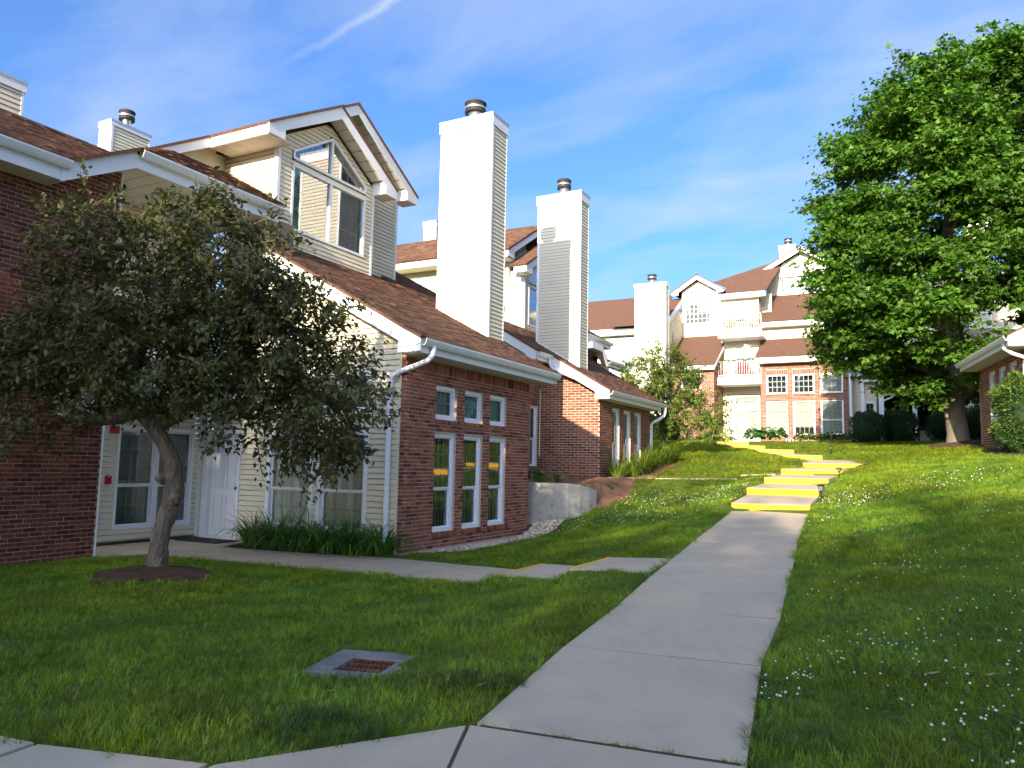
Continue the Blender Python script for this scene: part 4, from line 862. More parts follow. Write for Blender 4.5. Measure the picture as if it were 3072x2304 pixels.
    MB().tube([(-.95, 44.2, 5.7), (-.95, 44.22, 5.5), (-1.15, 44.24, 5.4), (-1.4, 44.24, 5.3), (-1.45, 44.24, 5.2)], .05, 8).done('downspout', 'trim', T); MB().tube([(.95, 44.2, 5.7), (.95, 44.22, 5.55), (1.1, 44.24, 5.45), (1.4, 44.24, 5.38)], .05, 8).done('downspout', 'trim', T)
    MB().wbox(-1.6, 1.7, 48.3, 48.5, 2.5, 6.3).done('porch_back_wall', 'interior_shade', T); MB().wbox(-1.75, -1.6, 44.5, 48.4, 2.5, 6.3).done('porch_side_wall', 'interior_shade', T); MB().wbox(1.6, 1.75, 44.5, 48.4, 2.5, 6.3).done('porch_side_wall', 'interior_shade', T); MB().wbox(-1.6, 1.6, 44.5, 48.3, 5.75, 5.8).done('porch_ceiling', 'interior_shade', T)  # near-black walls and ceiling: the porch's shade is put into their colour
    for i in range(4): MB().wbox(.2, 1.3, 46.2+i*.3, 46.5+i*.3, 2.8, 3.35+i*.17).done('porch_step', 'concrete_old', T)
    f11 = Fr((0, 43.6, 0), 0); w = plain('wing_wall', f11, 1.75, 6.5, 2.5, 8.5); sid(w, f11, 3, 8.4, 1.8, 6.4)
    for x in (1.82, 2.6): MB().box(f11, x-.09, x+.09, 3, 8.4, -.02, .03).done('corner_board', 'trim', T)
    f12 = Fr((0, 46.6, 0), 0); w = plain('upper_wall', f12, -3.6, 8, 6.0, 12.2); sid(w, f12, 6.5, 12.0, -3.5, 7.9, [(-1.6, -.4, 7.2, 8.9), (.8, 2.0, 7.2, 8.9), (3.2, 4.4, 7.2, 8.9), (.8, 2.0, 9.8, 11.4)])
    for a, z0, z1 in ((-1.6, 7.2, 8.9), (.8, 7.2, 8.9), (3.2, 7.2, 8.9), (.8, 9.8, 11.4)): window(T, f12, a, a+1.2, z0, z1, (z0+z1)/2, 3, (2, 2), 'h', 'blind_green', w=.08, niche=.3)
    chimney(T, 2.6, 3.6, 45.4, 46.5, 14.5, lambda x: 9.0, one=True)
far_building()
# ------------------------------------------------------------------ low brick house at the right edge
def right_house():
    T = thing('townhouse', 'low brick house at the right edge behind the clipped yew', 'house', (5, 25, 2.3))
    C0 = (1.82, 27.55, 0); fr = Fr(C0, -81.5); br = []; N = 4.9
    us = [(1.02, 1.68), (2.12, 2.80), (3.18, 3.86)]; holes = [(a, b, 2.8, 4.58) for a, b in us]
    w = cells(fr, 0, N, 1.6, 4.8, holes, -.25, -.008).done('brick_wall', 'mortar_b', T); bricks(br, w, fr, 0, N, 2.0, 4.8, holes, L_=.254, H_=.0762, m='brick_b'); settle(br, 'brick', 'brickwork')
    for a, b in us: window(T, fr, a, b, 2.8, 4.58, 3.5, 2, (3, 2), None, d=-.05, proud=0, niche=.4, gm='glass_sky')
    p = fr.pt(N, 0, 0); f2 = Fr(p, 8.5); w = MB().prism(f2, [(.3, 1.5), (7, 1.5), (7, 8.3), (.3, 4.85)], -6.5, -.03).done('gable_wall', 'lap_shade', T)
    siding(w, f2, 2.0, 8.2, lambda z: .09 if z < 4.8 else .09+(z-4.8)/.52, 7.0)
    MB().box(f2, 0, .09, 1.8, 4.75, -.02, .02).done('corner_trim', 'trim', w)
    MB().box(fr, -.35, N+.3, 4.78, 4.795, 0, .48).done('soffit', 'soffit', T); MB().box(fr, -.35, N+.3, 4.78, 4.98, .46, .48).done('fascia', 'trim', T); gutter(T, fr, -.38, N+.35, 4.90, .482)
    rake(T, f2, -.5, 5.03, 7, 9.1, .27, .30, w=.3, ret=.5)
    E = fr.pt(-.4, 5.05, .55); roof(T, 'low_roof', E, fr.U, (-fr.N[0], -fr.N[1], .54), [(0, 0), (N+.75, 0), (N+.75, 7), (0, 7)])
    a = fr.pt(N-.05, 4.95, .52); b = fr.pt(N-.05, 4.75, .5); c = fr.pt(N+.02, 4.62, .35); e = fr.pt(N+.06, 4.5, .08); g = fr.pt(N-.1, 2.3, .06)
    downspout(T, [a, b, c, e, fr.pt(N-.1, 4.35, .06), g], .06)
right_house()
# ------------------------------------------------------------------ ground
CP = [(0, 0, .10), (-2, 0, .08), (-5, 1.5, .08), (-8, 3, .08), (3, 0, .3), (0, -6, .1), (-10, -6, .05), (9, 0, .7), (9, -8, .5), (-14, 3, 0), (-2.3, 4, .12), (-.8, 4.2, .12), (-2.6, 7.3, .28), (-1.1, 7.4, .29), (-2.9, 10, .40), (-1.4, 10.1, .42),
      (-3.3, 13.8, .54), (-1.75, 13.9, .57), (-3.5, 16.4, .72), (-1.95, 16.6, .76), (-8, 11, 0), (-8, 13.5, -.02), (-8, 15.8, .0), (-7.2, 12.5, .02), (-11.7, 8, 0), (-11.7, 5, 0), (-13, 10, 0), (-9, 7, .06), (-6, 9.9, 0), (-5.2, 9, .02), (-6.5, 6, .03), (-4, 5, .06), (-4, 7.5, .12), (-4.3, 9, .14), (-3.4, 8.8, .3), (-6, 12.5, .12), (-4.6, 11.5, .3), (-6, 14.5, .28), (-5, 16, .5), (-7.4, 16.2, .27), (-6.9, 17.2, .5), (-6.8, 18.3, .95), (-7, 20, 1.15), (-6.2, 18.6, .75), (-5, 18.2, .8), (-8.2, 21.2, 1.4), (-8.2, 24, 1.6), (-8.2, 26, 1.85), (-6.4, 22.4, 1.28), (-6.1, 21, 1.22), (-4.6, 21.3, 1.25), (-5, 20, 1.08),
      (-3.5, 18.1, 1.05), (-1.8, 18.2, 1.12), (-3.5, 20.4, 1.28), (-1.8, 20.6, 1.40), (-3.7, 23.4, 1.52), (-1.6, 23.8, 1.66), (-3.5, 27, 1.76), (-1.4, 27.2, 1.90), (-2.5, 29, 1.98), (-3, 31.3, 2.15), (-4.6, 30.8, 2.1), (-4.3, 33, 2.36), (-6, 32.6, 2.36), (-5.8, 35.2, 2.6), (-7.5, 34.7, 2.62), (-6.9, 37.5, 2.82), (-8.8, 37, 2.86), (-8.5, 40, 2.98), (-6.5, 27.5, 2.05), (-5.5, 29.5, 2.2), (-8.2, 27.5, 1.95), (-11, 42.4, 3.1), (-5, 41.4, 3.0), (-2, 39.7, 2.96), (0, 40.5, 3.0), (2.5, 42, 3.1), (-3, 37, 2.72), (0, 36, 2.75),
      (1.82, 27.5, 2.42), (2.1, 24, 2.22), (1.3, 31, 2.6), (2.2, 20, 1.85), (0, 20, 1.62), (-.5, 24, 1.92), (3, 15, 1.45), (0, 15, 1.02), (2, 10, .95), (5, 10, 1.4), (0, 8, .50), (-.6, 6, .28), (1, 5, .42), (6, 20, 2.3), (10, 30, 3), (10, 15, 2.1), (4, 34, 2.9), (-10, 30, 2.25), (-12, 36, 2.75), (-14, 30, 2.2), (-16, 20, 1.2), (0, 55, 3.4), (-25, 50, 3.4), (14, 50, 3.4), (-20, 0, 0)]
def tps(P):
    P = np.array(P, float); X = P[:, :2]; n = len(P)
    U = lambda r2: np.where(r2 > 1e-9, .5*r2*np.log(np.maximum(r2, 1e-12)), 0)
    K = U(((X[:, None]-X[None])**2).sum(2))+np.eye(n)*.15; A = np.zeros((n+3, n+3)); A[:n, :n] = K; A[:n, n] = 1; A[:n, n+1:] = X; A[n, :n] = 1; A[n+1:, :n] = X.T
    c = np.linalg.solve(A, np.r_[P[:, 2], 0, 0, 0])
    def f_(x, y):
        x = np.clip(x, -20, 13); y = np.clip(y, -9, 54); out = c[n]+c[n+1]*x+c[n+2]*y
        for i in range(n): out = out+c[i]*U((x-X[i, 0])**2+(y-X[i, 1])**2)
        return out
    return f_
BASE = tps(CP)
# paved lines: (centre points with height, half width)
MAIN = [(-1.30, -3, .06), (-1.40, 1.5, .08), (-1.555, 4.09, .13), (-1.80, 5.92, .19), (-1.87, 7.32, .28), (-2.04, 8.96, .37), (-2.12, 9.96, .42), (-2.36, 12.18, .50), (-2.50, 13.8, .57), (-2.64, 15.55, .66), (-2.70, 16.65, .76)]
FLIGHT = [(-2.70, 16.65, .90), (-2.66, 18.09, 1.07), (-2.66, 18.1, 1.19), (-2.67, 20.39, 1.28), (-2.67, 20.4, 1.41), (-2.62, 23.5, 1.49), (-2.6, 23.52, 1.62), (-2.45, 27.0, 1.71), (-2.45, 27.1, 1.83), (-2.7, 29.5, 1.99), (-3.75, 30.85, 2.03), (-3.8, 30.95, 2.16), (-5.1, 32.8, 2.27), (-5.15, 32.85, 2.41), (-6.6, 34.9, 2.50), (-6.65, 34.95, 2.63), (-7.75, 37.1, 2.75), (-7.8, 37.2, 2.88), (-8.3, 40, 2.98), (-8.4, 45, 3.12)]
SIDE = [(-12.4, 9.6, .02), (-11, 9.6, .0), (-8, 9.92, .0), (-5.0, 9.95, .03), (-4.98, 9.95, .15), (-3.96, 9.85, .19), (-3.93, 9.85, .31), (-2.9, 9.8, .38)]
BRANCH = [(-8.5, 21.0, 1.30), (-6.6, 21.5, 1.30), (-4.32, 22.2, 1.33), (-4.3, 22.2, 1.44), (-3.5, 22.6, 1.5)]
WALK = [(-14, 1.5, .07), (-5, 1.7, .08), (-3.4, 2.0, .09), (-2.0, 2.6, .10)]
LINES = [(MAIN, .76), (FLIGHT, .78), (SIDE, .72), (BRANCH, .5), (WALK, .6)]
def near_line(x, y, L_):
    best = np.full(x.shape, 1e9); zz = np.zeros(x.shape)
    for (ax, ay, az), (bx, by, bz) in zip(L_, L_[1:]):
        dx, dy = bx-ax, by-ay; t = np.clip(((x-ax)*dx+(y-ay)*dy)/(dx*dx+dy*dy+1e-9), 0, 1)
        d = np.hypot(x-ax-t*dx, y-ay-t*dy); m = d < best; best = np.where(m, d, best); zz = np.where(m, az+t*(bz-az), zz)
    return best, zz
def inside(x, y, poly):
    r_ = np.zeros(x.shape, bool)
    for (ax, ay), (bx, by) in zip(poly, poly[1:]+poly[:1]):
        c = ((ay > y) != (by > y)) & (x < (bx-ax)*(y-ay)/((by-ay) if by != ay else 1e-9)+ax); r_ ^= c
    return r_
FILL = [(-10.4, 16.62), (-8.0, 16.62), (-7.35, 16.72), (-7.12, 17.05), (-7.02, 17.5), (-6.98, 18.2), (-7.1, 19.2), (-7.6, 21.3), (-10.4, 21.3)]
BEDS = {'lily_bed': [(-11.45, 10.35), (-9.4, 10.5), (-8.02, 10.86), (-7.98, 11.25), (-11.7, 11.25)],
        'pebble_strip': [(-7.98, 11.6), (-7.55, 12.0), (-7.2, 13.2), (-7.15, 15.9), (-7.3, 16.6), (-7.98, 16.6)],
        'house_b_bed': [(-10.4, 16.62), (-7.35, 16.7), (-6.95, 17.3), (-6.6, 17.6), (-6.35, 18.6), (-6.75, 20.2), (-6.9, 21.0), (-7.5, 21.6), (-7.0, 22.3), (-7.0, 25.5), (-7.4, 26.2), (-8.3, 26.2), (-10.4, 21.3)],
        'facade_bed': [(-13, 42.2), (-9.2, 41.8), (-8.9, 43), (-7.9, 43), (-7.9, 41.4), (-2.6, 41.3), (3.5, 40.6), (4, 44), (-13, 44)],
        'right_bed': [(1.25, 31.6), (.6, 30.4), (1.1, 29.3), (1.75, 27.6), (1.9, 25.8), (1.45, 24.4), (1.7, 22.6), (2.6, 21.0), (8, 20), (8, 33), (2, 33)]}
CIRC = [(-8.95, 6.95, .72), (1.33, 31.25, 1.1)]
HOUSES = [[(-30, -2), (-11.71, -2), (-11.71, 8.05), (-13.05, 8.05), (-13.05, 11.15), (-7.98, 11.15), (-7.98, 16.1), (-10.2, 16.1), (-10.2, 21.2), (-8.22, 21.2), (-8.22, 26.1), (-12.5, 26.1), (-12.5, 34), (-30, 34)], [(-30, 43), (-9.9, 43), (-9.9, 45.3), (-7.5, 45.3), (-7.5, 43.8), (-3, 43.8), (-3, 44.5), (8, 44.5), (8, 70), (-30, 70)],
          [(1.82, 27.6), (2.55, 22.7), (9, 23.6), (9, 29)], [(-13.1, 8), (-11.4, 8), (-11.4, 11.2), (-13.1, 11.2)]]
PAVE0 = [(-2.36, 3.9), (-3.15, 2.83), (-4.2, 2.56), (-9, 2.2), (-9, -1), (-.75, -1), (-.75, 4.1)]
def height(x, y):
    x, y = np.asarray(x, float), np.asarray(y, float); z = BASE(x, y)
    z = z+.012*np.sin(x*2.1+y*.7)*np.cos(y*1.7-x*.4)+.008*np.sin(x*4.7)*np.sin(y*3.9)
    for cx_, cy_, r_ in CIRC: d = np.hypot(x-cx_, y-cy_); z = z+np.where(d < r_*1.6, .09*(np.cos(np.clip(d/(r_*1.6), 0, 1)*math.pi)+1)/2, 0)
    z = np.where(inside(x, y, FILL), np.maximum(z, 1.16+.03*np.sin(x*3)*np.sin(y*2.3)+np.clip((y-19)*.09, 0, .25)), z)
    w0 = np.zeros(x.shape); zz = np.zeros(x.shape)
    best = np.full(x.shape, 1e9); pz = np.zeros(x.shape)
    for L_, hw in LINES:
        d, q = near_line(x, y, L_); m_ = d-hw < best-1e-6; best = np.where(m_, d-hw, best); pz = np.where(m_, q, pz)
    t = np.clip((best-.04)/.9, 0, 1); t = t*t*(3-2*t); low = np.where(best < -.03, .09, .0)
    z = np.where(best < 1.0, (pz-.012-low)*(1-t)+z*t, z)
    z = np.where(inside(x, y, [(-4.02, 4.55), (-3.5, 4.70), (-3.65, 5.27), (-4.16, 5.12)]), z-.2, z)
    z = np.where(inside(x, y, PAVE0), np.minimum(z, .0), z)
    return z
def ground():
    fx, fy = np.arange(-17, 9.01, .16), np.arange(0, 47.01, .16)
    xs = np.r_[[-900, -500, -250, -120, -70, -45, -32, -25, -20.5, -18.5], fx, [10, 11.5, 14, 18, 25, 35, 50, 80, 150, 300, 600, 900]]
    ys = np.r_[[-900, -400, -150, -70, -40, -25, -16, -10, -6, -4, -2.6, -1.5, -.7], fy, [48, 50, 54, 60, 70, 90, 120, 200, 400, 900]]
    X, Y = np.meshgrid(xs, ys); Z = height(X, Y); nx, ny = len(xs), len(ys)
    V = np.stack([X, Y, Z], 2).reshape(-1, 3); i = np.arange(nx*ny).reshape(ny, nx)
    F = np.stack([i[:-1, :-1], i[:-1, 1:], i[1:, 1:], i[1:, :-1]], 2).reshape(-1, 4)
    me = np_mesh('ground', V, F, 'ground', True)
    cxy = V[F].mean(1); x, y = cxy[:, 0], cxy[:, 1]
    g = np.ones(len(F))
    for L_, hw in LINES: g[near_line(x, y, L_)[0] < hw+.03] = 0
    for p in list(BEDS.values())+HOUSES+PAVE: g[inside(x, y, p)] = 0
    for cx_, cy_, r_ in CIRC: g[np.hypot(x-cx_, y-cy_) < r_] = 0
    g[inside(x, y, DRAIN)] = 0
    d = np.hypot(x, y); g[(x < -13) | (x > 8.9) | (y < .6) | (y > 46)] = 0
    a = me.attributes.new('lawn', 'FLOAT', 'FACE'); 
    vis = np.array([1.0]*len(F))
    P = np.concatenate([cxy[:, :2], cxy[:, 2:3]], 1)-CAM; c = P@ROT; px = IW/2+FPX*c[:, 0]/np.maximum(c[:, 2], .01); py = IH/2-FPX*c[:, 1]/np.maximum(c[:, 2], .01)
    g[(c[:, 2] < .5) | (px < -250) | (px > IW+250) | (py > IH+500)] = 0
    dep = c[:, 2]
    me.attributes['lawn'].data.foreach_set('value', g*np.clip(1.15-dep/60, .3, 1))
    for nm, lo, hi in (('lawn_near', 0, 9), ('lawn_mid', 9, 20), ('lawn_far', 20, 60)):
        at = me.attributes.new(nm, 'FLOAT', 'FACE'); at.data.foreach_set('value', g*((dep >= lo) & (dep < hi)))
    o = bpy.data.objects.new('ground', me); COL.objects.link(o); WL[o.name] = np.zeros(3); o['kind'] = 'structure'
    return o
def np_mesh(name, V, F, m, smooth=False):
    F = np.asarray(F); k = F.shape[1]; me = bpy.data.meshes.new(name)
    me.vertices.add(len(V)); me.vertices.foreach_set('co', np.asarray(V, np.float32).ravel())
    me.loops.add(F.size); me.loops.foreach_set('vertex_index', F.astype(np.int32).ravel())
    me.polygons.add(len(F)); me.polygons.foreach_set('loop_start', np.arange(0, F.size, k, dtype=np.int32)); me.polygons.foreach_set('loop_total', np.full(len(F), k, np.int32))
    if smooth: me.polygons.foreach_set('use_smooth', np.ones(len(F), bool))
    if m: me.materials.append(MATS[m])
    me.update(calc_edges=True); return me
DRAIN = [(-4.06, 4.46), (-3.42, 4.64), (-3.60, 5.34), (-4.24, 5.16)]
PAVE = [[(-2.3, 3.98), (-3.16, 2.9), (-4.2, 2.64), (-6.2, 2.36), (-9, 2.3), (-9, -1), (-.5, -1), (-.76, 4.15)]]
GROUND = ground()
def gz(x, y): return float(height(np.array([x]), np.array([y]))[0])
def bed_sheet(name, poly, m, lift=.014, step=.14, label=None):
    P = np.array(poly); x0, y0 = P.min(0); x1, y1 = P.max(0); xs, ys = np.arange(x0-step, x1+step, step), np.arange(y0-step, y1+step, step)
    X, Y = np.meshgrid(xs, ys); Z = height(X, Y)+lift+np.random.uniform(-.012, .014, X.shape)
    ok = inside(X, Y, poly); i = np.arange(X.size).reshape(X.shape)
    F = np.stack([i[:-1, :-1], i[:-1, 1:], i[1:, 1:], i[1:, :-1]], 2).reshape(-1, 4); keep = ok.ravel()[F].sum(1) >= 2
    used, inv = np.unique(F[keep], return_inverse=True); V = np.stack([X, Y, Z], 2).reshape(-1, 3)[used]
    out = ~ok.ravel()[used]; V[out, 2] -= .05
    o = bpy.data.objects.new(name, np_mesh(name, V, inv.reshape(-1, 4), m, True)); COL.objects.link(o); WL[o.name] = np.zeros(3); o['kind'] = 'structure'; return o
bed_sheet('soil', BEDS['lily_bed'], 'soil'); bed_sheet('soil', BEDS['house_b_bed'], 'soil_red'); bed_sheet('soil', BEDS['facade_bed'], 'soil'); bed_sheet('soil', BEDS['right_bed'], 'soil'); bed_sheet('soil', BEDS['pebble_strip'], 'soil', .004)
for cx_, cy_, r_ in CIRC: bed_sheet('soil', [(cx_+r_*(1+.15*math.sin(3*a)+.1*math.cos(5*a))*math.cos(a), cy_+r_*(1+.15*math.sin(3*a)+.1*math.cos(5*a))*math.sin(a)) for a in np.arange(0, 6.28, .3)], 'soil', .03, .08)
# ------------------------------------------------------------------ paving
def slab(par, poly, zs, th=.12, m='concrete', name='slab', g=.017, ch=.002):
    """poly [(x, y)] counter-clockwise with a height per corner; small arris round the top"""
    P = np.array(poly, float); n = len(P); c = P.mean(0); e = np.roll(P, -1, 0)-P
    ins = lambda a: P+(c-P)/np.linalg.norm(c-P, axis=1)[:, None]*a*1.3
    top, out = ins(g+ch), ins(g); z = np.array(zs)
    V = [(*p, h) for p, h in zip(top, z)]+[(*p, h-ch*.7) for p, h in zip(out, z)]+[(*p, h-th) for p, h in zip(out, z)]
    F = [tuple(range(n))]+[(n+i, n+(i+1) % n, (i+1) % n, i) for i in range(n)]+[(2*n+i, 2*n+(i+1) % n, n+(i+1) % n, n+i) for i in range(n)]
    return mk(name, V, F, m, par)
def strip_bed(name, L_, hw, drop=.05):
    V = []; F = []
    for i, (x, y, z) in enumerate(L_):
        a, b = L_[max(i-1, 0)], L_[min(i+1, len(L_)-1)]; t = np.array([b[0]-a[0], b[1]-a[1]]); t /= np.linalg.norm(t); n = np.array([-t[1], t[0]])*hw
        V += [(x+n[0], y+n[1], z-drop), (x-n[0], y-n[1], z-drop)]
        if i: F.append((2*i-2, 2*i-1, 2*i+1, 2*i))
    o = mk(name, V, F, 'joint', None); o['kind'] = 'structure'; return o
def paving():
    pb = strip_bed('path', MAIN, .72, .007)
    J = [((-2.31, 4.0), (-.80, 4.18), .13), ((-2.55, 5.83), (-1.04, 6.01), .19), ((-2.62, 7.21), (-1.12, 7.44), .28), ((-2.79, 8.86), (-1.28, 9.06), .37), ((-2.87, 9.85), (-1.37, 10.08), .42), ((-3.11, 12.08), (-1.60, 12.28), .50), ((-3.26, 13.69), (-1.75, 13.9), .57), ((-3.39, 15.4), (-1.88, 15.62), .66), ((-3.46, 16.58), (-1.94, 16.78), .76)]
    for (a, b, z), (c, e, z2) in zip(J, J[1:]): slab(pb, [a, b, e, c], [z, z, z2, z2])
    sb = strip_bed('sidewalk', WALK, .5, .09)
    slab(sb, [(-2.06, 3.3), (-1.71, .2), (-.55, .2), (-.66, 2.6), (-.80, 4.165), (-2.325, 3.985)], [.11, .07, .07, .1, .13, .13])
    slab(sb, [(-3.17, 2.9), (-2.91, .2), (-1.71, .2), (-2.06, 3.3), (-2.335, 3.975)], [.1, .07, .07, .11, .128])
    slab(sb, [(-4.2, 2.65), (-4.0, .2), (-2.92, .2), (-3.19, 2.9)], [.09, .07, .07, .10]); slab(sb, [(-6.2, 2.4), (-6.1, .2), (-4.02, .2), (-4.22, 2.65)], [.09, .07, .07, .09])
    sd = strip_bed('side_path', SIDE[1:4], .6, .04)
    slab(sd, [(-13.05, 8.05), (-11.55, 8.1), (-11.3, 10.3), (-11.6, 11.1), (-13.04, 11.12)], [.02]*5)
    for a, b in (((-11.5, 8.75, 10.22), (-9.4, 8.98, 10.46)), ((-9.4, 8.98, 10.46), (-8.0, 9.12, 10.8)), ((-8.0, 9.12, 10.8), (-6.5, 9.2, 10.75)), ((-6.5, 9.2, 10.75), (-5.0, 9.25, 10.62))): slab(sd, [(a[0], a[1]), (b[0], b[1]), (b[0], b[2]), (a[0], a[2])], [.012, .012+(b[0] > -5.5)*.02, .012+(b[0] > -5.5)*.02, .012])
    st = thing('side_steps', 'two shallow concrete steps with worn yellow edges on the side path', 'steps', (-4, 9.8, 0))
    for x0, x1, y0, y1, z, z2 in ((-5.0, -3.93, 9.18, 10.56, .16, .19), (-3.95, -2.83, 9.1, 10.60, .325, .385)):
        o = slab(st, [(x0, y0), (x1, y0-.05), (x1-.12*(x1 > -3), y1-.05), (x0, y1)], [z, z2, z2, z], .3, name='step')
        mk('yellow_edge', [(x0+.005, y0+.02, z+.004), (x0+.075, y0+.02, z+.005), (x0+.075, y1-.02, z+.005), (x0+.005, y1-.02, z+.004), (x0+.0, y0+.02, z-.05), (x0+.0, y1-.02, z-.05)], [(0, 1, 2, 3), (4, 0, 3, 5)], 'yellow', o)
    # main flight
    S = [((-3.46, 16.55), (-1.94, 16.76), .91, .76), ((-3.42, 18.0), (-1.93, 18.18), 1.20, 1.05), ((-3.42, 20.28), (-1.94, 20.5), 1.42, 1.265), ((-3.46, 23.3), (-1.72, 23.76), 1.64, 1.485), ((-3.3, 26.9), (-1.57, 27.26), 1.845, 1.70)]
    nxt = [s[:2] for s in S[1:]]+[((-3.9, 30.2), (-1.0, 30.6))]; zb = [s[3] for s in S[1:]]+[2.0]
    fl = thing('garden_steps', 'straight flight of five concrete steps with bright yellow risers', 'steps', (-2.7, 18, .8))
    def step(par, a, b, z, zlow, c, e, zback):
        L_ = np.array([*a]), np.array([*b]); t = (L_[1]-L_[0])/np.linalg.norm(L_[1]-L_[0]); n = np.array([t[1], -t[0]])
        o = slab(par, [a, b, (e[0]+.0, e[1]+.05), (c[0], c[1]+.05)], [z, z, zback, zback], .45, name='step', g=.0, ch=.012)
        p, q = L_[0]+n*.006, L_[1]+n*.006
        V = [(*p, zlow-.05), (*q, zlow-.05), (*q, z-.012), (*p, z-.012), (*(p-n*.045), z+.003), (*(q-n*.045), z+.003), (*(p+t*.0-n*.02-t*.004), zlow-.05), (*(q+t*.004-n*.02), zlow-.05)]
        mk('yellow_riser', V, [(0, 1, 2, 3), (3, 2, 5, 4)], 'yellow', o)
    for s, nx, zz in zip(S, nxt, zb): step(fl, s[0], s[1], s[2], s[3], nx[0], nx[1], zz)
    ul = thing('garden_steps', 'curving upper flight of yellow-edged steps leading to the patio door', 'steps', (-6, 34, 2.3))
    S2 = [((-4.75, 30.75), (-3.12, 30.98), 2.17, 2.02), ((-6.0, 32.6), (-4.38, 32.9), 2.42, 2.27), ((-7.5, 34.8), (-5.87, 35.12), 2.64, 2.50), ((-8.55, 37.0), (-6.98, 37.35), 2.885, 2.74)]
    nx2 = [s[:2] for s in S2[1:]]+[((-9.1, 44.9), (-7.6, 44.9))]; zb2 = [s[3] for s in S2[1:]]+[3.1]
    for s, nx, zz in zip(S2, nx2, zb2): step(ul, s[0], s[1], s[2], s[3], nx[0], nx[1], zz)
    bp = strip_bed('branch_path', BRANCH[:3], .45, .05)
    slab(bp, [(-6.5, 21.0), (-4.3, 21.72), (-4.35, 22.72), (-6.6, 22.0)], [1.31, 1.345, 1.345, 1.31]); slab(bp, [(-8.3, 20.6), (-6.52, 20.99), (-6.62, 22.0), (-8.3, 21.2)], [1.3, 1.31, 1.31, 1.3]); slab(bp, [(-4.3, 21.75), (-3.42, 22.1), (-3.46, 23.2), (-4.36, 22.78)], [1.46, 1.5, 1.5, 1.46], .3)
paving()
